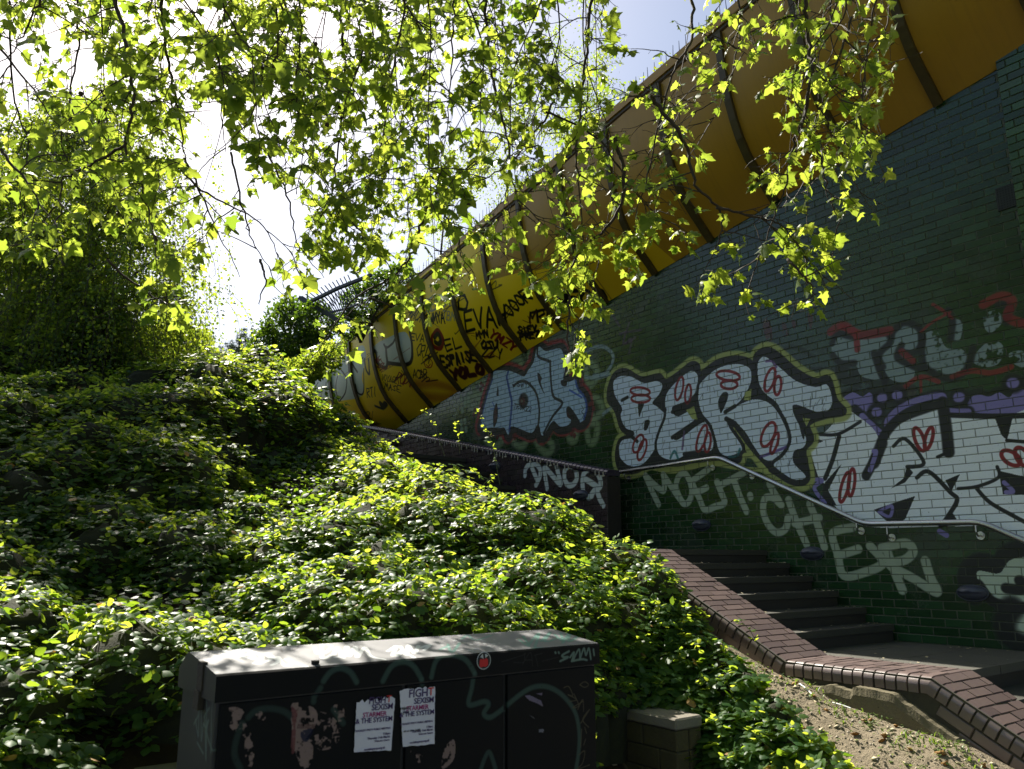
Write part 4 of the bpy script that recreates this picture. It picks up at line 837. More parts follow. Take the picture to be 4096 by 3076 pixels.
bo = link('bramble_thicket', npmesh('bramble_thicket', np.vstack([V1, V2]), np.vstack([F1_, F2_+len(V1)]), [M['bramble'], M['bramble2'], M['dryleaf']], matidx=np.concatenate([m1, m2])))
tag(bo, 'dense thicket of bright green brambles covering the bank', None, None, 'stuff')
print('BRAMBLE', len(bumps), len(pos), len(F1_)+len(F2_))
# low carpet of leaves between the mounds
N_ = 52000; ct = RNG.uniform(.2, 12.5, N_)**1.0; co_ = RNG.uniform(2.3, 11, N_); okc = (co_ > np.array([omin(q) for q in ct])+.05) & ~((ct < .5) & (co_ > 3.25)) & ~((ct < 1.2) & (co_ > 6.0) & (co_ < 6.6)); ct, co_ = ct[okc], co_[okc]
cp_ = W0[None]+ct[:, None]*DV-co_[:, None]*NV; cp_[:, 2] = ground(ct, np.maximum(co_, 2.5))+EYE+RNG.uniform(.01, .12, len(ct)); x, y, f = proj(cp_); q = (x > -200) & (x < 4200) & (y < 3200); cp_ = cp_[q]
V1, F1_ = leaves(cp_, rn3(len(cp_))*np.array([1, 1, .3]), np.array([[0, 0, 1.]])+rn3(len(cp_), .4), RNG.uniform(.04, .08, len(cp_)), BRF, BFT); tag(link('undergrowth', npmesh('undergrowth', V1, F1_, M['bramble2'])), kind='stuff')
# arching canes with leaves at their tips
cm = MB(); lp, lt_, ln_, ls_ = [], [], [], []
canes = [(1995, 1830, 1905, 1640, 2.7), (2000, 1900, 1950, 1720, 2.6), (1840, 1780, 1830, 1690, 2.5), (1780, 1790, 1700, 1640, 2.8), (2530, 2330, 2700, 2330, 2.3), (3050, 2560, 2960, 2480, 2.45), (2560, 2300, 2620, 2270, 2.3)]
for i in range(520):
    t_, o_, r_, f = random.choice(bumps); canes.append((t_, o_, r_))
for c in canes:
    if len(c) == 5:
        t1_, z1_ = to_wall(c[0], c[1], c[4]); t2_, z2_ = to_wall(c[2], c[3], c[4]); a, b = G(t1_, c[4], z1_-.1), G(t2_, c[4], z2_); h_ = (b-a)
    else:
        t_, o_, r_ = c; a = G(t_+random.uniform(-r_, r_)*.7, o_+random.uniform(-r_, r_)*.5, btopz(t_, o_)-.12); h_ = Vector((random.gauss(0, .16), random.gauss(-.05, .16), random.uniform(.12, .34)))
    m_ = a+h_*.55+Vector((0, 0, h_.length*.12)); pts = [a, m_, a+h_]
    cm.tube(pts, [.0035, .003, .0015], 3, cap=False)
    for u in (.35, .6, .8, .95, 1.):
        q = a*(1-u)**2+m_*2*u*(1-u)+(a+h_)*u*u
        for j in range(3 if u < 1 else 3):
            d_ = Vector((random.gauss(0, 1), random.gauss(0, 1), random.gauss(.1, .4))).normalized(); lp.append(tuple(q+d_*.015)); lt_.append(tuple(d_)); ln_.append((random.gauss(0, .5), random.gauss(0, .5), 1)); ls_.append(random.uniform(.035, .062)*(1.1-.35*u))
cm.build('bramble_canes', M['stem'])['kind'] = 'stuff'
V1, F1_ = leaves(np.array(lp), np.array(lt_), np.array(ln_), np.array(ls_), BRL, BRT)
tag(link('bramble_tips', npmesh('bramble_tips', V1, F1_, M['bramble'])), kind='stuff')
# weeds and grass tufts
def tuft(name, pts_, n, h, mat, kind='stuff', spread=.1, label=None):
    V, Fc = [], []
    for (t_, o_) in pts_:
        for i in range(n):
            p = gpt(t_+random.gauss(0, spread), o_+random.gauss(0, spread)); d_ = Vector((random.gauss(0, .5), random.gauss(0, .5), 1)).normalized(); hh = h*random.uniform(.5, 1.2); s_ = Vector((-d_.y, d_.x, 0)).normalized()*.0035*(1+h*3) if (d_.x or d_.y) else Vector((.004, 0, 0))
            bend = Vector((d_.x, d_.y, 0))*hh*.9; b = len(V); q1 = p+d_*hh*.6; q2 = p+d_*hh*.85+bend*.6; q3 = q2+bend*.5-Vector((0, 0, hh*.12))
            V += [tuple(p-s_), tuple(p+s_), tuple(q1-s_), tuple(q1+s_), tuple(q2-s_*.7), tuple(q2+s_*.7), tuple(q3)]; Fc += [(b, b+1, b+3), (b, b+3, b+2), (b+2, b+3, b+5), (b+2, b+5, b+4), (b+4, b+5, b+6)]
    o_ = link(name, npmesh(name, V, Fc, mat)); tag(o_, label, None, None, kind); return o_
gp = [(random.uniform(-2.2, -1.0), random.uniform(2.4, 4.0)) for i in range(26)]+[(random.uniform(-1.0, .4), random.uniform(2.33, 2.7)) for i in range(7)]
tuft('grass', gp, 20, .045, M['grass'], spread=.07)
gt_, go_ = to_z(330, 3010, -1.0); tuft('long_grass', [(gt_+random.gauss(0, .15), go_+random.gauss(0, .15)) for i in range(9)], 16, .34, M['grass'], spread=.06)
wp, wt, wn_, ws = [], [], [], []
for i in range(420):
    if i < 260: t_, o_ = random.uniform(-1.4, .6), random.uniform(2.33, 3.4)
    else: t_, o_ = random.uniform(-2.2, -1), random.uniform(2.4, 4)
    for j in range(4):
        p = gpt(t_+random.gauss(0, .02), o_+random.gauss(0, .02), random.uniform(.005, .03)); wp.append(tuple(p)); wt.append((random.gauss(0, 1), random.gauss(0, 1), .25)); wn_.append((random.gauss(0, .3), random.gauss(0, .3), 1)); ws.append(random.uniform(.012, .028))
V1, F1_ = leaves(np.array(wp), np.array(wt), np.array(wn_), np.array(ws), BRF, BFT); tag(link('weeds', npmesh('weeds', V1, F1_, M['grass'])), kind='stuff')
# ------------------------------------------------------------------ roadside cabinet
CT0, CT1, CO0, CO1, CTOP, CBOT = -.93, -.53, 5.03, 6.66, -.352, -1.56
CC = Canvas(4.9, 6.8, -1.6, -.3, .0025); CC.fs = 3.2; cf = lambda u, v: to_tplane(700+.791*u, 2450+.791*v, CT0-.002)
def Lc(s): return L(cf, s)
GC = (.30, .40, .37)
for q, wd, o_ in (('745,345 780,300 830,280 880,300 912,350', .022, .75), ('1045,345 1090,270 1150,248 1200,270 1240,335', .022, .8), ('1290,325 1310,250 1350,215 1420,218 1470,245 1505,300', .022, .8), ('730,380 705,420 700,450', .022, .5), ('1240,340 1250,370', .02, .5), ('1510,310 1500,380 1485,465 1560,450 1585,465 1560,510 1590,530 1640,500 1750,410 1820,375 1890,378 1960,420 2020,500 2042,600 2040,700 2025,800', .022, .75), ('370,530 410,495 480,485 550,500 600,540', .022, .4), ('340,560 310,640 300,720 330,790', .022, .35), ('1545,790 1585,705 1620,790', .02, .6), ('800,490 850,560', .022, .45)):
    CC.stroke(Lc(q), wd, GC, o_*.55, .7)
for q in ('1985,195 1950,215 1960,225 1980,225 1940,245', '1990,225 2010,200 2000,240', '2005,240 2035,185 2040,235', '2040,235 2060,180 2070,215 2085,180 2095,235', '2108,185 2112,215', '1998,245 2050,235 2075,240', '1915,200 1917,204', '1932,200 1934,204'): CC.stroke(Lc(q), .010, (.38, .45, .42), .9, .4)
for q in ('1645,248 1750,215 1765,205', '1760,205 1755,250 1705,250', '1750,262 1790,200 1800,270', '1765,240 1795,238', '1810,215 1850,205', '1815,215 1828,272', '1850,245 1930,225'): CC.stroke(Lc(q), .005, (.16, .16, .16), .8, .5)
for q in ('1965,380 1990,375 2010,420 1985,415 2030,440 1990,450', '2015,410 2040,470 2010,480 2060,450', '2035,490 2060,440 2065,500', '2050,560 2095,490 2060,540 2090,580', '2055,590 2050,680', '2070,580 2080,610', '2065,670 2075,640', '2040,720 2070,700 2060,760 2035,790 2095,770', '2045,365 2070,350 2090,365 2070,378 2045,365'): CC.stroke(Lc(q), .005, (.30, .28, .22), .9, .5)
PK = (.50, .42, .40)
for q, we in (('590,460 700,480 720,540 690,600 640,660 600,700 590,590', .44), ('690,500 790,520 840,600 800,680 720,690 700,600', .60), ('270,480 340,490 360,560 300,600 270,560', .58), ('340,560 380,600 400,740 370,790 350,700', .55), ('400,500 470,510 490,550 440,560', .60), ('600,650 690,640 690,790 640,790', .5), ('800,470 850,480 860,560 830,560', .55), ('1360,690 1410,640 1410,740 1350,790', .5), ('1190,700 1260,730 1230,760', .55)):
    CC.poly(Lc(q), PK, .9, wear=we, seed=len(q)+int(we*100))
CC.poly(Lc('590,460 625,470 610,560 605,700 585,700 590,560'), (.38, .22, .22), .8, wear=.42, seed=11); CC.poly(Lc('640,600 700,590 670,650 640,640'), (.05, .07, .16), .7, wear=.4)
CC.poly(Lc('1765,420 1790,415 1850,445 1862,478 1830,460 1790,445'), (.42, .38, .46), .95, wear=.2, smooth=False); CC.poly(Lc('1820,410 1858,405 1855,420'), (.4, .36, .44), .9, smooth=False); CC.poly(Lc('1785,515 1815,530 1818,540'), (.4, .4, .42), .9, smooth=False); CC.poly(Lc('1838,590 1865,588 1862,607 1838,605'), (.42, .42, .46), .9, smooth=False)
tagtext(CC, cf, 'PUBLI', (640, 548), (705, 550), 12, (.03, .02, .02), .006); tagtext(CC, cf, 'IIIIIIIIIIII', (620, 572), (712, 574), 7, (.2, .1, .1), .003); tagtext(CC, cf, 'IIIIIIIIIIII', (616, 584), (712, 586), 7, (.2, .1, .1), .003)
CI = CC.image('cabinet_front_paint')
LC = Canvas(4.9, 6.8, -1.0, -.45, .003)   # lid: (o, t)
def tl(u, v): t_, o_ = to_z(700+.791*u, 2450+.791*v, CTOP+.01); return o_, t_
LW = (.75, .76, .76)
for q in ('175,235 200,228', '215,225 260,215 250,240 290,235', '280,215 320,225 300,250 370,240', '360,225 330,245 400,250 370,230 440,245 400,262 480,250 460,235 520,250 490,262', '520,240 560,262 590,250 560,245 640,255 700,262', '705,210 720,225 760,220 790,205 770,200', '740,200 745,235 790,225', '800,225 820,205 840,225 810,230', '850,230 870,200 880,225 910,200 920,225', '925,225 960,200 990,220 1060,225', '1075,205 1120,190 1100,215 1150,200', '1140,190 1170,210 1180,185 1210,205 1230,185', '1120,215 1160,205 1210,215', '1240,190 1290,180 1260,195'):
    LC.stroke(L(tl, q), .018, LW, .95, .3)
for q in ('440,220 500,208 540,215 600,208 620,215 560,228', '470,225 520,212 540,228'): LC.stroke(L(tl, q), .008, (.18, .05, .04), .7)
for q in ('1340,190 1380,180', '1380,175 1400,195 1440,170', '1450,160 1480,150 1520,160 1600,145', '1740,150 1790,165 1760,140', '1790,160 1840,130 1820,165', '1850,150 1900,125 1870,150 1930,140', '1770,175 1850,165 1900,170', '1920,130 1960,145 1950,125', '1960,150 2000,120 1990,145 2040,130'): LC.stroke(L(tl, q), .014, (.3, .5, .46), .8, .4)
rn = random.Random(3)
for i in range(50):
    u = rn.uniform(1340, 1650); v = rn.uniform(150, 200); LC.stroke([tl(u, v), tl(u+3, v)], rn.uniform(.006, .018), LW, .7)
LI_ = LC.image('cabinet_lid_paint')
def cab_mat(name, cv, im, ax, base, rough):
    k = NT(name); t, o, z = k.tz(); pc, pa = k.paint(cv, im, o, z if ax == 'z' else t); n1 = k.noise(3, 6, .7); n2 = k.noise(60, 5, .7)
    c = k.mix(n1, (*[b*.7 for b in base], 1), (*[b*1.4 for b in base], 1))
    c = k.mix(k.math('MULTIPLY', k.math('SUBTRACT', n2, .68, clamp=True), 2.5, clamp=True), c, (.05, .045, .042, 1))
    c = k.mix(k.math('MULTIPLY', pa, k.math('MULTIPLY', k.math('SUBTRACT', n2, .25, clamp=True), 8., clamp=True)), c, pc)
    return k.pbsdf(c, k.math('MULTIPLY_ADD', n1, .3, rough, clamp=True), 0, .5 if ax == 't' else .15, k.noise(5, 3), .08, .01)
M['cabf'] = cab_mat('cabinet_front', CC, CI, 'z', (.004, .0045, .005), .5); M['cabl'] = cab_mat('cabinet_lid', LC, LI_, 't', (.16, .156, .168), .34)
M['cabs'] = simple('cabinet_side', (.035, .036, .036), .5, var=.4, sc=4); M['rust'] = simple('rusty_steel', (.035, .027, .017), .85, var=.6, sc=25, bump=.5)
SC_ = Canvas(-1.05, -.4, -1.6, -.3, .003); sd = lambda u, v: to_wall(700+.3467*u, 2500+.3467*v, CO1+.002)
for q in ('180,1150 240,1020 215,900', '240,920 235,1280', '270,930 265,1340 290,1150', '330,860 320,1560 310,1100 300,1060 360,960', '400,870 385,1020 375,1480', '290,1140 320,1180 350,1100 330,1250 390,1450', '220,1360 290,1490', '200,1100 230,1290'): SC_.stroke(L(sd, q), .010, (.34, .40, .37), .9, .4)
SI_ = SC_.image('cabinet_side_paint')
k = NT('cabinet_side'); t, o, z = k.tz(); pc, pa = k.paint(SC_, SI_, t, z); n1 = k.noise(4, 5); c = k.mix(n1, (.022, .022, .022, 1), (.045, .044, .042, 1)); c = k.mix(pa, c, pc); M['cabs'] = k.pbsdf(c, .5)
root = thing('roadside_cabinet', 'long black steel roadside cabinet with scrawled tags and torn posters in front of the brambles', 'cabinet', -.7, 5.85, CBOT)
def cl(t, o, z): return (t+.7, o-5.85, z-CBOT)
def cbox(name, t0, t1, o0, o1, z0, z1, mat, ch=0, par=None):
    mb = MB(); a = cl(t0, o0, z0); b = cl(t1, o1, z1); mb.box(a[0], b[0], a[1], b[1], a[2], b[2]); ob = mb.build(name, mat, par or root)
    if ch:
        bv = ob.modifiers.new('edge', 'BEVEL'); bv.width = ch; bv.segments = 2
    return ob
H1 = CTOP-.085   # bottom of the lid
cbox('cabinet_body', CT0+.012, CT1-.01, CO0+.008, CO1-.008, CBOT, H1+.002, M['cabs'])
doors = [(6.645, 5.985), (5.975, 5.53), (5.52, 5.045)]
for a, b in doors:
    dd = cbox('door', CT0-.004, CT0+.012, b+.004, a-.004, CBOT+.06, H1-.008, M['cabf'], .003)
    mb = MB(); p_ = cl(CT0-.004, b+.06, -1.05); mb.tube([(p_[0], p_[1], p_[2]), (p_[0]-.012, p_[1], p_[2])], .014, 10); mb.build('door_lock', M['cabs'], dd)
cbox('front_frame', CT0+.004, CT0+.011, CO0+.002, CO1-.002, CBOT, CBOT+.055, M['cabf'])
# lid: sloping top, overhanging front lip
mb = MB(); pr = [(CT0-.012, H1), (CT0-.012, CTOP-.006), (CT0-.004, CTOP), (CT1-.10, CTOP+.040), (CT1-.075, CTOP+.038), (CT1+.015, CTOP-.02), (CT1+.015, H1)]
V = [cl(a, o_, b) for o_ in (CO0-.004, CO1+.004) for a, b in pr]; n = 7
mb.add(V, [tuple(range(n))[::-1], tuple(range(n, 2*n))], 2); mb.add(V, [(i, (i+1) % n, n+(i+1) % n, n+i) for i in (0, 1)], 0); mb.add(V, [(i, (i+1) % n, n+(i+1) % n, n+i) for i in (2, 3, 4, 5, 6)], 1)
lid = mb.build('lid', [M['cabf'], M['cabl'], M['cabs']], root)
mb = MB(); lu = tl(705, 250); p_ = cl(CT0+.02, lu[0], CTOP+.004); mb.tube([p_, (p_[0], p_[1], p_[2]+.012)], .014, 10); mb.build('lid_bolt', M['hole'], root)
mb = MB(); q_ = sd(305, 640); a = cl(q_[0], CO1+.004, q_[1]); mb.box(a[0]-.03, a[0]+.025, a[1]-.01, a[1]+.006, a[2]-.03, a[2]+.06); mb.box(a[0]-.02, a[0]+.035, a[1]-.01, a[1]+.010, a[2]-.09, a[2]-.032); mb.build('hinge_bracket', M['rust'], root)
# sticker
t_s = CT0-.0135; so_, sz_ = to_tplane(700+.791*1561, 2450+.791*243, t_s)
st = thing('round_sticker', 'small round sticker with a red emblem near the top edge of the black cabinet', 'sticker', t_s, so_, sz_)
def disc(r, seg, y, m, name, pts=None):
    mb = MB(); P = pts or [(r*math.cos(2*math.pi*i/seg), r*math.sin(2*math.pi*i/seg)) for i in range(seg)]
    n = len(P); mb.add([(y, a, b) for a, b in P]+[(y-.0008, a, b) for a, b in P], [tuple(range(n)), tuple(range(n, 2*n))[::-1]]+[(i, n+i, n+(i+1) % n, (i+1) % n) for i in range(n)]); return mb.build(name, m, st)
disc(.033, 32, 0, M['sticker'], 'rim'); disc(.030, 32, -.0009, M['inkblack'], 'disc')
disc(0, 0, -.0018, M['ink3'], 'emblem', [(a_*.82, b_*.82) for a_, b_ in [(.026, -.022), (.024, .004), (.016, .010), (.010, .002), (.003, .012), (-.004, .002), (-.012, .012), (-.022, .004), (-.024, -.02), (-.010, -.030), (.006, -.026), (.016, -.031)][::-1]])
disc(0, 0, -.0027, M['sticker'], 'emblem_top', [(.020, .014), (.006, .026), (.004, .006), (.010, .012)][::-1]); disc(0, 0, -.0027, M['sticker'], 'emblem_side', [(-.006, .010), (-.004, .026), (-.020, .018)][::-1])
# posters: crumpled paper with set type
def poster(corners, label, rows, torn, seed):
    P = [to_tplane(700+.791*a, 2450+.791*b, CT0-.006) for a, b in corners]    # tl tr br bl
    cz_ = sum(p[1] for p in P)/4; co = sum(p[0] for p in P)/4; rt = thing('poster', label, 'poster', CT0-.0065, co, cz_, group='posters pasted on the cabinet door')
    Pa = np.array(P)-(co, cz_)
    def at(u, v): return (Pa[0]*(1-u)+Pa[1]*u)*(1-v)+(Pa[3]*(1-u)+Pa[2]*u)*v
    nx, ny = 14, 20; rs = random.Random(seed); V = []
    for j in range(ny+1):
        for i in range(nx+1):
            u, v = i/nx, j/ny; e = 0
            q = at(u+(rs.uniform(-.012, .012) if 0 < i < nx else rs.uniform(-.008, .008)*(1)), v+(rs.uniform(-.02, torn) if j == 0 else (rs.uniform(-.01, .004) if j == ny else 0)))
            V.append((-.0012-.0022*float(vnoise(u*5+seed, v*5, 1.3, seed)), q[0], q[1]))
    mb = MB(); mb.add(V, [(j*(nx+1)+i, (j+1)*(nx+1)+i, (j+1)*(nx+1)+i+1, j*(nx+1)+i+1) for j in range(ny) for i in range(nx)]); mb.build('paper_sheet', M['paper'], rt, smooth=True)
    W_ = np.linalg.norm(at(1, .5)-at(0, .5)); dr = at(1, .5)-at(0, .5); ang = math.atan2(dr[1], -dr[0])
    for txt, u0, v0, h_, mt, al in rows:
        cu = bpy.data.curves.new('lettering', 'FONT'); cu.body = txt; cu.size = h_*.62*1.38; cu.extrude = .0004; cu.align_x = al; cu.resolution_u = 2; cu.offset = .0004*h_/.04; cu.space_character = .95; cu.materials.append(mt)
        q = at(u0, v0); o_ = link('lettering', cu, rt, (-.0042, q[0], q[1])); o_.rotation_euler = Matrix(((0, 0, -1), (-1, 0, 0), (0, 1, 0))).to_euler()
        o_.rotation_euler = (Matrix(((0, 0, -1), (-1, 0, 0), (0, 1, 0))) @ Matrix.Rotation(ang, 3, 'Z')).to_euler()
    return rt, at
rows = [('SEXISM', .96, .235, .033, M['ink1'], 'RIGHT'), ('STARMER', .80, .35, .027, M['ink2'], 'RIGHT'), ('& THE SYSTEM', .97, .455, .0275, M['ink1'], 'RIGHT'), ('SOCIALIST PARTY PUBLIC MEETING', .93, .60, .0105, M['ink1'], 'RIGHT'),
        ('7.30pm', .93, .70, .0115, M['ink1'], 'RIGHT'), ('Thursday 11th March', .93, .76, .0125, M['ink1'], 'RIGHT'), ('Welcome Cinema', .93, .815, .010, M['ink1'], 'RIGHT'), ('socialistparty.org.uk', .82, .955, .0125, M['ink1'], 'RIGHT')]
poster([(917, 447), (1112, 420), (1091, 697), (903, 706)], 'pasted white poster with its top row of letters torn away, left of its twin', [('FIGH', .76, .11, .038, M['ink1'], 'RIGHT'), ('T', .90, .105, .038, M['ink3'], 'RIGHT')]+rows, .07, 3)
poster([(1134, 392), (1314, 372), (1311, 664), (1150, 680)], 'pasted white poster with complete large heading and pen scribbles down its left side', [('FIGH', .79, .155, .046, M['ink1'], 'RIGHT'), ('T', .95, .15, .046, M['ink3'], 'RIGHT')]+[(a, b, c*.93+.055, d_, e, f) for a, b, c, d_, e, f in rows]+[('oh no what inside', .55, .74, .012, M['inkblack'], 'RIGHT'), ('you', .22, .42, .02, M['inkblack'], 'RIGHT'), ('reject', .25, .35, .02, M['inkblack'], 'RIGHT')], .02, 8)

# ------------------------------------------------------------------ garden wall stubs either side of the cabinet
root = thing('block_wall', 'stub of old block wall with sunlit top, half under the brambles right of the black cabinet', 'wall', .2, 3.46, -1.405)
mb = MB(); mb.box(-.225, .8, -.105, .105, -.3, .38); mb.build('mortar', M['joint'], root)
for r_ in range(5):
    z0 = -.24+r_*.125+.002; x0 = -.24-(.14 if r_ % 2 else 0)
    i = 0
    while x0 < .8:
        x1 = x0+.29; a = max(x0, -.24)
        if x1-a > .03:
            for y0, y1 in ((-.118, -.004), (.004, .118)):
                mb = MB(); mb.box(a+.004, x1-.004, y0+random.uniform(0, .004), y1-random.uniform(0, .004), z0, z0+.119); ob = mb.build('block', M['block'], root); b_ = ob.modifiers.new('edge', 'BEVEL'); b_.width = .006
        x0 = x1
t2 = MB(); t2.box(-.245, .8, -.122, .122, .386, .455); ob = t2.build('wall_cap', M['blocktop'], root, rot=(0, 0, 0)); b_ = ob.modifiers.new('edge', 'BEVEL'); b_.width = .01
root = thing('block_wall', 'low block wall end with a pale top in the corner left of the black cabinet', 'wall', .75, 6.36, -1.43)
for r_ in range(4):
    z0 = -.22+r_*.145; x0 = -.30-(.14 if r_ % 2 else 0)
    while x0 < .5:
        a = max(x0, -.30)
        if x0+.29-a > .03:
            mb = MB(); mb.box(a+.004, x0+.286, -.13, .13, z0, z0+.138); ob = mb.build('block', M['block'], root); b_ = ob.modifiers.new('edge', 'BEVEL'); b_.width = .006
        x0 += .29
mb = MB(); mb.box(-.31, .5, -.14, .14, .362, .46); ob = mb.build('wall_cap', M['blocktop'], root); b_ = ob.modifiers.new('edge', 'BEVEL'); b_.width = .012

# ------------------------------------------------------------------ trees and bushes behind
def at_depth(px, py, Y): r = ray(px, py); return Vector((r/r[1]*Y))+Vector((0, 0, EYE))
def strands(rootpts, n, lmin, lmax, step, size, sway=.25, fall=1.):
    pos, tip, nrm, sz = [], [], [], []; tw = []
    for i in range(n):
        p = Vector(random.choice(rootpts)); d_ = Vector((random.gauss(0, 1), random.gauss(0, 1), random.uniform(-.2, .8))).normalized(); L_ = random.uniform(lmin, lmax); s_ = 0; path = [p.copy()]
        while s_ < L_:
            u = s_/L_; v = (d_*(1-u)**1.5*1.1+Vector((random.gauss(0, sway*.4), random.gauss(0, sway*.4), -fall*(u*1.7+.05)))).normalized(); p = p+v*step; s_ += step
            for j in range(2):
                off = Vector((random.gauss(0, 1), random.gauss(0, 1), random.gauss(0, .5)))*step*.75; q = p+off; pos.append(tuple(q)); tip.append(tuple(off.normalized()+Vector((0, 0, -.7)))); sz.append(size*random.uniform(.6, 1.3))
            if len(path) < 40 and (len(path)*step*3 < s_): path.append(p.copy())
        tw.append(path+[p])
    n_ = len(pos); return np.array(pos), np.array(tip), np.array([[0, 0, .6]])+rn3(n_, .7), np.array(sz), tw
def birch(base, stems, n, label, lab2=None, size=.052, seed=0, lm=(1.0, 2.8)):
    random.seed(seed); rt = wthing('birch_tree', label, 'tree', base, 'birch trees on the bank')
    bs = Vector(base); rp = []
    for si, (pts_, r0) in enumerate(stems):
        pts_ = [Vector(p) for p in pts_]; mb = MB(); rs = [r0*(1-.8*i/(len(pts_)-1)) for i in range(len(pts_))]; mb.tube([p-bs for p in pts_], rs, 9); mb.build('trunk', M['birchbark'], rt, smooth=True)
        for i in range(1, len(pts_)):
            for j in range(5):
                q = pts_[i-1].lerp(pts_[i], random.random())
                if q.z < pts_[0].z+1.0: continue
                d_ = Vector((random.gauss(0, 1), random.gauss(0, 1), .75)).normalized(); ln = random.uniform(.5, 1.5)*(1-.35*i/len(pts_)); e = q+d_*ln; mb = MB(); m_ = q+d_*ln*.5+Vector((0, 0, .1)); mb.tube([q-bs, m_-bs, e-bs], [.018, .012, .006], 5); mb.build('limb', M['bark'], rt); rp += [m_, e, e, q+d_*ln*.75]
    pos, tip, nrm, sz, tw = strands(rp, n, lm[0], lm[1], .045, size)
    V, Fc = leaves(pos-np.array(bs)[None], tip, nrm, sz, SML, SMT); o_ = link('crown', npmesh('crown', V, Fc, M['birch']), rt); tag(o_, kind='stuff')
    mb = MB()
    for p in tw:
        if len(p) > 2: mb.tube([q-bs for q in p], .003, 3, cap=False)
    tag(mb.build('twigs', M['twig'], rt), kind='stuff'); return rt
Yb = 11.0
b1 = [at_depth(278, 1900, Yb), at_depth(285, 1700, Yb), at_depth(300, 1560, Yb), at_depth(318, 1460, Yb), at_depth(345, 1300, Yb), at_depth(365, 1050, Yb), at_depth(372, 830, Yb), at_depth(360, 640, Yb), at_depth(430, 500, Yb)]
b1b = [at_depth(318, 1465, Yb), at_depth(290, 1330, Yb+.1), at_depth(250, 1200, Yb+.2), at_depth(160, 1060, Yb+.2), at_depth(80, 900, Yb+.3)]
b1c = [at_depth(345, 1300, Yb), at_depth(440, 1180, Yb), at_depth(560, 1080, Yb-.1), at_depth(640, 1020, Yb-.1)]
birch(tuple(b1[0]), [(b1, .085), (b1b, .05), (b1c, .03)], 950, 'tall weeping birch with a pale forked trunk on the dark left side of the bank', seed=3)
Y2 = 12.6
b2 = [at_depth(60, 1950, Y2), at_depth(90, 1500, Y2), at_depth(130, 1200, Y2), at_depth(100, 900, Y2), at_depth(40, 700, Y2)]
birch(tuple(b2[0]), [(b2, .07)], 620, 'smaller birch with drooping twigs left of the forked birch', seed=5, size=.055)
def bush(name, label, cat, blobs, n, size, mat, seed, shape=(BRF, BFT), group=None, sticks=True, upn=.6):
    random.seed(seed); c0 = Vector(blobs[0][0]); rt = wthing(name, label, cat, (c0.x, c0.y, c0.z-blobs[0][1]), group); bs = np.array(rt.location)
    P, T_ = [], []
    tot = sum(b[1]**2 for b in blobs)
    for c, r_ in blobs:
        k_ = int(n*r_*r_/tot); d_ = rn3(k_); d_ /= np.linalg.norm(d_, axis=1, keepdims=True); lump = .75+.45*vnoise(d_[:, 0]*2+d_[:, 2]*1.3+seed, d_[:, 1]*2-d_[:, 2], .45, seed); rr = r_*lump*np.clip(RNG.normal(.88, .13, k_), .2, 1.25)
        P.append(np.array(c)[None]+d_*rr[:, None]*np.array([1, 1, .95])); T_.append(d_+rn3(k_, .6))
    P = np.concatenate(P); T_ = np.concatenate(T_); n_ = len(P)
    V, Fc = leaves(P-bs, T_, np.array([[0, 0, upn]])+rn3(n_, .6), RNG.uniform(.6, 1.3, n_)*size, *shape); tag(link('foliage', npmesh('foliage', V, Fc, mat), rt), kind='stuff')
    mb = MB()
    for c, r_ in blobs:
        for i in range(9): q = Vector(c)+Vector((random.gauss(0, .4), random.gauss(0, .4), random.uniform(.3, 1)))*r_*.9; mb.tube([Vector((0, 0, -.4)), (Vector(c)-rt.location)*.6, q-rt.location], [.03, .015, .004], 5)
    mb.build('stems', M['bark'], rt); return rt
def bl(px, py, Y, rpx): return (tuple(at_depth(px, py, Y)), rpx*Y/F)
bush('ivy_bush', 'dark rounded ivy covered bush where the yellow cladding meets the bank', 'bush', [bl(1170, 1330, 14, 125), bl(1260, 1290, 13.5, 90), bl(1080, 1400, 14, 90), bl(1160, 1245, 14, 60), bl(1230, 1420, 13.5, 110)], 11000, .055, M['ivy'], 2)
bush('climber_bush', 'lighter yellow green climber spilling over the far end of the yellow cladding', 'bush', [bl(1180, 1500, 12.6, 70), bl(1250, 1460, 12.3, 60), bl(1320, 1420, 12, 55), bl(1130, 1560, 12.4, 60)], 3800, .05, M['bramble'], 4)
bush('ivy_bush', 'dark leafy bush growing over the roof edge behind the leaning fence', 'bush', [bl(1450, 1210, 14.5, 85), bl(1530, 1150, 14.2, 75), bl(1600, 1110, 13.8, 60), bl(1390, 1300, 14.5, 60)], 7000, .05, M['ivy'], 6)
bush('shrub', 'light green shrub on the crest of the bank just right of the forked birch', 'bush', [bl(740, 1400, 12.5, 100), bl(620, 1420, 12.5, 110), bl(500, 1450, 12.8, 120), bl(690, 1310, 12.6, 60)], 7500, .055, M['birch'], 8)
bush('shrub', 'low dark shrub under the birches at the left edge of the view', 'bush', [bl(60, 1560, 11.5, 130), bl(180, 1500, 12.4, 120), bl(-60, 1480, 11.5, 150), bl(420, 1500, 12.4, 100)], 9000, .055, M['birch'], 9)
bush('shade_tree', 'leafy tree added at the left edge beyond the birches to shade the bank', 'tree', [((-8.6, 10.6, 5.6), 1.5), ((-8.2, 10.2, 3.8), 1.3), ((-9.8, 11, 4.8), 1.6), ((-9.4, 10.4, 6.4), .8), ((-8.0, 13.2, 5.6), .8)], 5200, .06, M['birch'], 15)  # added tree whose crown throws shade over the left of the bank
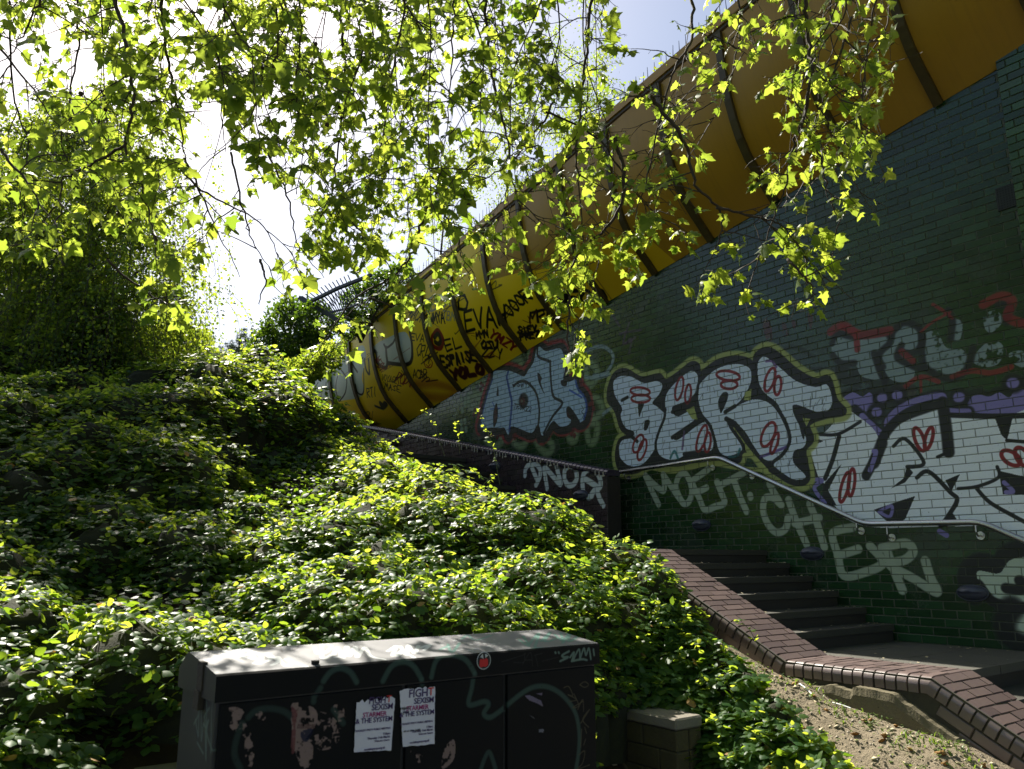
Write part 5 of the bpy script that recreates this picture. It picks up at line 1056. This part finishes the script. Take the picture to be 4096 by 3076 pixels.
# pine
random.seed(12); pc_ = at_depth(940, 1420, 26); rt = wthing('pine_tree', 'small bluish pine top standing far off against the white sky', 'tree', tuple(pc_-Vector((0, 0, 3.2))))
mb = MB(); mb.tube([(0, 0, 0), (0, 0, 2.2), (.15, 0, 3.9)], [.12, .08, .03], 7); mb.build('trunk', M['bark'], rt)
P, T_ = [], []; lb2 = MB()
for px, py, r_ in ((975, 1365, 38), (950, 1390, 40), (1000, 1400, 32), (905, 1425, 38), (940, 1440, 44), (880, 1460, 36), (925, 1480, 45), (985, 1440, 40), (870, 1490, 30), (1010, 1480, 45)):
    c = at_depth(px, py, 26+random.uniform(-.4, .4)); q = c-rt.location; lb2.tube([(0, 0, q.z-.7), tuple(q)], [.03, .012], 4)
    for j in range(14):
        cc = c+Vector((random.gauss(0, 1), random.gauss(0, 1), random.gauss(0, 1)))*r_*26/F*.5
        for m_ in range(60): d_ = Vector((random.gauss(0, 1), random.gauss(0, 1), random.gauss(.4, 1))).normalized(); P.append(tuple(cc+d_*.03-rt.location)); T_.append(tuple(d_))
lb2.build('limb', M['bark'], rt); P = np.array(P); NEE = np.array([(-.05, 0, 0), (.05, 0, 0), (0, 1, 0)]); V, Fc = leaves(P, np.array(T_), rn3(len(P)), RNG.uniform(.10, .16, len(P)), NEE, np.array([(0, 1, 2)])); tag(link('needles', npmesh('needles', V, Fc, M['pine']), rt), kind='stuff')
# creeper and saplings along the roof edge
random.seed(21); P, T_, sz = [], [], []
for i in range(1500):
    t_ = random.uniform(.6, 12.5); big = (t_ > 7.5) or (2.2 < t_ < 5.5); 
    if not big and random.random() < .35: continue
    c = G(t_, random.uniform(.2, .82), tz(t_)+1.9+random.uniform(-.08, .26 if big else .10))
    for j in range(9): P.append(tuple(c+Vector((random.gauss(0, .06), random.gauss(0, .06), random.gauss(0, .05))))); T_.append((random.gauss(0, 1), random.gauss(0, 1), random.gauss(-.1, .6))); sz.append(random.uniform(.02, .045))
P = np.array(P); V, Fc = leaves(P, np.array(T_), np.array([[0, 0, .6]])+rn3(len(P), .6), np.array(sz), BRF, BFT); tag(link('roof_creeper', npmesh('roof_creeper', V, Fc, M['bramble'])), 'leafy creeper growing along the roof edge above the cladding', kind='stuff')
random.seed(33)
def sapling(label, px, py0, py1, Y, n, wd):
    a, b = at_depth(px, py0, Y), at_depth(px+20, py1, Y); rt = wthing('sapling', label, 'tree', tuple(a), 'saplings above the yellow cladding'); mb = MB(); mb.tube([(0, 0, 0), (b-a)*.5+Vector((.05, 0, 0)), b-a], [.025, .018, .006], 6); mb.build('trunk', M['bark'], rt); rp = [a.lerp(b, u/8)+Vector((random.gauss(0, wd), random.gauss(0, wd), 0)) for u in range(2, 9) for j in range(4)]
    pos, tip, nrm, s_, tw = strands(rp, n, .3, .9, .05, .045, fall=.5); V, Fc = leaves(pos-np.array(a)[None], tip, nrm, s_, SML, SMT); tag(link('crown', npmesh('crown', V, Fc, M['birch']), rt), kind='stuff')
sapling('thin leafy sapling rising behind the roof edge in the middle of the view', 2020, 950, 250, 15.0, 190, .4); sapling('bushier sapling behind the roof edge nearer the big pale panels', 2330, 640, 150, 14.0, 150, .35); sapling('small sapling behind the roof edge above the tagged panels', 1760, 1050, 640, 16, 90, .3)
# leaning fence end
rt = wthing('leaning_fence', 'dark steel fence end with thin bars leaning out over the far end of the cladding', 'fence', tuple(at_depth(1352, 1283, 13)))
def fp(px, py, Y): return at_depth(px, py, Y)-rt.location
def z2p(u, v): return 1000+.3914*u, 1100+.3914*v
mb = MB(); mb.tube([fp(*z2p(512, 236), 13.6), fp(*z2p(900, 465), 13)], .055, 4); mb.tube([fp(*z2p(512, 236), 13.6), fp(*z2p(580, 275), 13.5)], .05, 4); mb.build('post', M['rail'], rt)
mb = MB(); mb.tube([fp(*z2p(612, 276), 13.45), fp(*z2p(900, 135), 13.0), fp(*z2p(1240, 0), 12.5)], .036, 4); mb.build('fence_rail', M['rail'], rt)
mb = MB(); mb.tube([fp(*z2p(790, 388), 13.2), fp(*z2p(960, 350), 12.9), fp(*z2p(1100, 300), 12.6)], .02, 4); mb.build('fence_rail', M['rail'], rt)
for i in range(13):
    u = i/12; a = fp(*z2p(530+470*u, 215-215*u), 13.55-.5*u); b = fp(*z2p(720+400*u, 335-60*u), 13.3-.5*u); mb = MB(); mb.tube([a, a.lerp(b, .55), b], .012, 4); mb.build('fence_bar', M['rail'], rt)
for i in range(11):
    u = i/10; a = fp(*z2p(690+300*u, 270-130*u), 13.4-.4*u); b = fp(*z2p(850+150*u, 420-40*u), 13.05-.2*u); mb = MB(); mb.tube([a, b], .011, 4); mb.build('fence_bar', M['rail'], rt)

# ------------------------------------------------------------------ plane tree: trunk and limbs out of view, boughs hanging into it
random.seed(44)
D = 1.8517
tb = Vector((-6.2, .5, -.05)); rt = wthing('plane_tree', 'plane tree whose leafy boughs hang down across the sky in front of everything', 'tree', tuple(tb))
mb = MB(); mb.tube([(0, 0, 0), (.1, .1, 1.5), (.3, .4, 4.), (.8, 1.2, 6.5), (1.2, 2.5, 9)], [.42, .34, .30, .22, .12], 14); mb.build('trunk', M['bark'], rt, smooth=True)
MAIN = [('85,-60 85,0 51,79 0,140', 3.6), ('253,-60 253,0 284,137 286,222 274,325 301,376 318,445 332,513', 4.2), ('340,-60 349,17 362,120 383,222 393,291 403,359', 4.6), ('470,-60 479,0 510,68 544,120 551,222', 4.0), ('274,308 205,352 137,393 116,486 0,544', 4.3), ('400,340 440,430 470,500 520,600', 5.2), ('430,60 470,130 480,250 490,330', 5.2), ('500,330 520,430 545,520 590,590', 5.6),
        ('640,-50 650,60 640,200 655,330 640,420', 5.0), ('730,-50 740,80 745,200 730,330 720,440 760,520', 5.6), ('873,-40 873,24 841,195 817,366 800,450', 5.2), ('980,-50 980,0 976,122 968,232 951,371', 4.8), ('1050,-30 1056,122 1071,195 1093,293 1107,390 1130,460', 5.4), ('1083,-40 1083,41 1102,98 1132,171 1180,240', 5.8), ('1276,-50 1276,0 1264,134 1251,256 1244,342 1251,403 1262,560', 5.0), ('985,378 933,433 904,499 889,549 845,602 801,642 720,700', 5.6), ('946,400 955,450 988,510 1001,565 1020,620', 5.6), ('1200,220 1130,320 1060,380 985,400', 5.4),
        ('1740,-50 1740,0 1747,91 1754,164 1729,270 1714,310 1696,400 1674,467 1627,584', 4.4), ('1729,270 1769,328 1791,420 1816,478', 4.4), ('1889,-50 1889,0 1871,128 1860,270', 4.2), ('1495,-50 1495,0 1492,84 1451,164 1411,328 1390,420', 4.9), ('1404,208 1455,270 1488,328 1503,400 1550,449 1561,482 1543,547', 4.7), ('1590,-40 1600,60 1580,160 1540,260', 5.2), ('1330,300 1350,400 1320,480 1240,560 1230,640 1250,700', 5.0), ('1180,240 1290,300 1350,380 1420,470', 5.3), ('1840,40 1800,160 1770,240', 4.6), ('1700,560 1740,600 1760,640', 4.5), ('1550,449 1640,470 1690,490 1740,560', 4.5),
        ('0,320 60,400 110,470', 3.9), ('-40,60 60,180 130,280', 4.4), ('160,-50 170,100 150,220 190,330 240,430', 4.8), ('230,560 300,620 370,660', 4.8), ('330,500 380,590 390,660', 4.6), ('590,-60 600,100 570,200 600,300', 4.9), ('845,602 760,650 700,740 660,790', 5.6), ('801,642 840,660 880,690', 5.5), ('1230,640 1225,720 1235,780', 5.0), ('560,300 620,420 640,520 700,600', 5.8), ('700,420 760,480 830,560 860,620', 6.0), ('20,0 30,200 60,320 40,440', 5.3), ('380,360 450,420 560,480 600,560', 5.0), ('560,560 575,600 560,660', 4.6)]
BY = [(-200, 560), (0, 560), (100, 560), (150, 540), (250, 640), (330, 700), (400, 700), (440, 610), (480, 560), (560, 640), (600, 590), (640, 760), (700, 830), (760, 800), (830, 720), (900, 700), (960, 660), (1050, 640), (1150, 650), (1200, 770), (1245, 815), (1290, 700), (1380, 640), (1450, 560), (1500, 640), (1600, 680), (1700, 670), (1780, 690), (1820, 560), (1900, 480), (1930, 300), (1945, 0)]
def bylim(x): return np.interp(x, [b[0] for b in BY], [b[1] for b in BY], right=-500)
lp, lt_, ln_, ls_ = [], [], [], []; seeds = []; twm = MB()
def put_leaf(p, ax, s_):
    d_ = Vector((random.gauss(0, 1), random.gauss(0, 1), random.gauss(-.35, .45))).normalized(); d_ = (d_+ax*.4).normalized(); q = p+d_*s_*.45
    twm.tube([p, p+d_*s_*.25+Vector((0, 0, -.004)), q], .0011, 3, cap=False)
    dd = (d_+Vector((0, 0, -.45))).normalized(); nn = Vector((random.gauss(0, .55), random.gauss(-.15, .55), random.uniform(.35, 1))).normalized(); lp.append(tuple(q)); lt_.append(tuple(dd)); ln_.append(tuple(nn)); ls_.append(s_)
HOLES = [(455, 330, 44, 125), (520, 570, 66, 80), (40, 250, 42, 50), (1232, 60, 34, 95), (1385, 45, 60, 62), (722, 628, 98, 46), (600, 470, 60, 70), (180, 150, 30, 70), (700, 60, 26, 50)]
def blocked(p):
    x_, y_, f_ = proj([tuple(p)]); x_, y_ = x_[0]/D, y_[0]/D
    return y_ > float(bylim(x_))-12 or any(((x_-a)/c)**2+((y_-b)/d)**2 < 1 for a, b, c, d in HOLES)
def twig(p, d_, L_, lvl):
    if blocked(p+d_.normalized()*L_*.7) and random.random() < .93: return
    n = max(3, int(L_/.045)); pts = [p.copy()]; v = d_.normalized()
    for i in range(n):
        v = (v+Vector((random.gauss(0, .17), random.gauss(0, .17), random.gauss(-.035, .12)))).normalized(); p = p+v*(L_/n); pts.append(p.copy())
        if lvl < 2 and i > 0 and random.random() < (.34 if lvl == 0 else .16):
            sd_ = (v*.5+Vector((random.gauss(0, .8), random.gauss(0, .8), random.gauss(-.25, .4)))).normalized(); twig(p, sd_, L_*random.uniform(.35, .6), lvl+1)
        if random.random() < (.62 if lvl else .42): put_leaf(p, v, random.choice((.035, .05, .06, .07, .085, .105))*random.uniform(.85, 1.15))
    put_leaf(p, v, random.uniform(.04, .09)); put_leaf(p, v, random.uniform(.03, .06))
    if random.random() < .05: seeds.append(p+Vector((0, 0, -.05)))
    twm.tube(pts, [.0040*(1-.75*i/n)/(1+lvl*.5)+.0008 for i in range(n+1)], 4, cap=False)
limb_ends = []
for spec, Y in MAIN:
    pp = [tuple(float(c)*D for c in q.split(',')) for q in spec.split()]; pts = []; Yj = 0
    for i, q in enumerate(pp): Yj += random.uniform(-.12, .16); pts.append(at_depth(q[0], q[1], Y+Yj))
    cr = [Vector(q) for q in crom(np.array([tuple(p) for p in pts]), k=7)]
    n = len(cr); r0 = .0115 if len(pp) > 5 else .0075
    if pp[0][1] < 0:      # carry the bough on up out of view
        up = cr[0]+Vector((random.uniform(-.5, -.1), random.uniform(-.8, -.1), random.uniform(.7, 1.3))); limb_ends.append(up); cr = [up, up.lerp(cr[0], .5)+Vector((.06, .02, .08))]+cr; n += 2
    cr = [c+Vector((random.gauss(0, .006), random.gauss(0, .006), random.gauss(0, .004))) for c in cr]
    mb = MB(); mb.tube([c-tb for c in cr], [r0*(1.25-.95*i/(n-1)) for i in range(n)], 7); mb.build('branch', M['bark'], rt, smooth=True)
    acc = 0
    for i in range(1, n):
        a, b = cr[i-1], cr[i]; seg = (b-a).length; acc += seg
        while acc > .17:
            acc -= .17; p = b.lerp(a, random.random()); v = (b-a).normalized(); sd_ = (v*.4+Vector((random.gauss(0, .9), random.gauss(0, .9), random.gauss(-.02, .45)))).normalized(); twig(p, sd_, random.uniform(.18, .58), 0)
    twig(cr[-1], (cr[-1]-cr[-2]), .3, 0)
# extra boughs further up and behind fill the canopy
for i in range(52):
    dx = random.choice((random.uniform(-60, 620), random.uniform(500, 1320), random.uniform(560, 1200), random.uniform(1300, 1900))); lim = float(bylim(dx)); y0 = random.uniform(-260, -20); y1 = random.uniform(.35, .9)*lim
    if dx > 1300: y1 = random.uniform(.2, .75)*lim
    if 230 < dx < 620 and y1 > 260 and random.random() < .6: y1 = random.uniform(60, 260)
    Y = random.uniform(4.6, 7.6) if dx < 1300 else random.uniform(4.4, 6.0)
    if dx > 1300 and random.random() < .45: continue
    pts = [at_depth((dx+random.gauss(0, 30))*D, (y0+(y1-y0)*u)*D, Y+random.uniform(-.2, .2)) for u in (0, .3, .6, 1)]; cr = [Vector(q) for q in crom(np.array([tuple(p) for p in pts]), k=6)]; n = len(cr); limb_ends.append(cr[0])
    mb = MB(); mb.tube([c-tb for c in cr], [.006*(1.2-.95*j/(n-1)) for j in range(n)], 5); mb.build('branch', M['bark'], rt, smooth=True); acc = 0
    for j in range(1, n):
        a, b = cr[j-1], cr[j]; acc += (b-a).length
        while acc > .2: acc -= .2; p = b.lerp(a, random.random()); v = (b-a).normalized(); twig(p, (v*.4+Vector((random.gauss(0, .9), random.gauss(0, .9), random.gauss(-.15, .5)))).normalized(), random.uniform(.16, .5), 0)
top = Vector((.8, 1.2, 6.5))+tb
hubs = [top, top+Vector((1.8, 2.2, .4)), top+Vector((3.6, 3.0, .6)), top+Vector((5.6, 3.4, .7)), top+Vector((7.6, 3.3, .5)), top+Vector((9.2, 3.2, .2))]
mb = MB(); mb.tube([h-tb for h in hubs], [.15, .11, .085, .065, .045, .03], 9); mb.build('limb', M['bark'], rt, smooth=True)
for e in limb_ends:
    h = min(hubs, key=lambda q: (q-e).length); m_ = h.lerp(e, .5)+Vector((0, 0, .25)); mb = MB(); mb.tube([h-tb, m_-tb, e-tb], [.028, .018, .009], 6); mb.build('limb', M['bark'], rt, smooth=True)
P = np.array(lp); x, y, f = proj(P); keep = (y/D < bylim(x/D)+RNG.uniform(-12, 12, len(P)))
hole = np.zeros(len(P), bool)
for a_, b_, c_, d_ in HOLES: hole |= (((x/D-a_)/c_)**2+((y/D-b_)/d_)**2) < 1
keep &= ~((x/D > 1290) & (y/D < 480) & (RNG.random(len(P)) < .42)); keep &= ~((x/D > 1780) & (y/D < 200) & (RNG.random(len(P)) < .5)); keep &= ~(hole & (RNG.random(len(P)) < .95))
keep &= ~((x/D > 520) & (x/D < 1290) & (y/D < 560) & (RNG.random(len(P)) < .26)); keep &= ~((x/D > 1000) & (x/D < 1720) & (y/D > 200) & (y/D < 620) & (RNG.random(len(P)) < .30)); keep &= ~((x/D < 430) & (y/D < 540) & (RNG.random(len(P)) < .30))
P = P[keep]; Tn = np.array(lt_)[keep]; Nn = np.array(ln_)[keep]; Sn = np.array(ls_)[keep]; f = f[keep]; x = x[keep]; y = y[keep]
tag(twm.build('twigs', M['twig'], None), kind='stuff'); tw_o = bpy.data.objects['twigs'] if False else COL.objects[-1]
tw_o.parent = rt; tw_o.location = -tb
big = np.argsort(np.where((x > 0) & (x < 4096) & (y > 0) & (y < 3076), -Sn/f, 1))[:299]; isb = np.zeros(len(P), bool); isb[big] = True
shapes = []
for q in range(3):
    Vq = PL.copy(); Vq[:, 2] += RNG.normal(0, .025, len(Vq)); Vq[:, 2] -= .12*q*np.abs(Vq[:, 0])**1.5; shapes.append(Vq)
lm = [npmesh('leaf_shape', Vq, PLT, M['plane']) for Vq in shapes]
Xs, Ys, Zs = frames(Tn, Nn)
for i in big:
    mt = Matrix(((Xs[i][0], Ys[i][0], Zs[i][0]), (Xs[i][1], Ys[i][1], Zs[i][1]), (Xs[i][2], Ys[i][2], Zs[i][2]))).to_4x4(); o_ = link('leaf', lm[i % 3], rt); o_.matrix_local = Matrix.Translation(Vector(P[i])-tb) @ mt @ Matrix.Scale(float(Sn[i]), 4)
Vs, Fs, bo_ = [], [], 0
for q in range(3):
    s_ = (~isb) & (np.arange(len(P)) % 3 == q); V, Fc = leaves(P[s_]-np.array(tb)[None], Tn[s_], Nn[s_], Sn[s_], shapes[q], PLT); Vs.append(V); Fs.append(Fc+bo_); bo_ += len(V)
tag(link('foliage', npmesh('foliage', np.vstack(Vs), np.vstack(Fs), M['plane']), rt), kind='stuff')
cp, ct_ = [], []
for i in range(26):
    c = np.array([random.uniform(-4, 8.5), random.uniform(-7, 1.2), random.uniform(4.6, 9.5)]); k_ = 420; d_ = rn3(k_); cp.append(c+d_*np.array([.75, .75, .5])); ct_.append(d_)
cp = np.concatenate(cp); ct_ = np.concatenate(ct_); q = cp[:, 1] < 2.4; cp = cp[q]; ct_ = ct_[q]
V, Fc = leaves(cp-np.array(tb)[None], ct_, np.array([[0, 0, .8]])+rn3(len(cp), .5), RNG.uniform(.12, .22, len(cp)), PL, PLT); tag(link('upper_crown', npmesh('upper_crown', V, Fc, M['plane']), rt), kind='stuff')
mb = MB(); mb.tube([top-tb+Vector((-.3, -1., -1)), (3, -1.5, 6.8), (6.5, -2.5, 7.4), (9.5, -3, 7.2)], [.17, .13, .09, .04], 8); mb.tube([(.4, .5, 4.5), (1.5, -2, 6.5), (3, -4.5, 7.5)], [.15, .1, .05], 8); mb.build('limb', M['bark'], rt, smooth=True)
bm_ = MB()
for j in range(7):
    for i in range(10):
        a_, b_ = math.pi*j/6, 2*math.pi*i/10; r_ = .013*(1+.08*((i+j) % 2)); bm_.v.append((r_*math.sin(a_)*math.cos(b_), r_*math.sin(a_)*math.sin(b_), r_*math.cos(a_)))
bm_.f = [(j*10+i, (j+1)*10+i, (j+1)*10+(i+1) % 10, j*10+(i+1) % 10) for j in range(6) for i in range(10)]; bm_.m = [0]*60; bme_ = bm_.mesh('seed_shape', M['seed'])
for px, py, Y in ((1092, 756, 4.6), (1215, 998, 5.0), (1368, 1105, 5.3), (1692, 1128, 5.2), (1390, 1370, 5.4), (1340, 1370, 5.4), (1580, 385, 4.8), (178, 1124, 4.0), (1926, 992, 4.8), (1870, 620, 5.), (725, 1050, 4.6)): seeds.append(at_depth(px, py, Y))
for p in seeds[:40]:
    link('seed_ball', bme_, rt, p-tb)
print('LEAVES', len(P), 'tris', sum(len(o.data.polygons) for o in COL.objects if o.type == 'MESH'))

# set type becomes plain meshes
bpy.context.view_layer.update(); dg = bpy.context.evaluated_depsgraph_get()
for o_ in [o for o in COL.objects if o.type == 'FONT']:
    me = bpy.data.meshes.new_from_object(o_.evaluated_get(dg)); q = link('lettering', me, o_.parent, o_.location, o_.rotation_euler); bpy.data.objects.remove(o_)
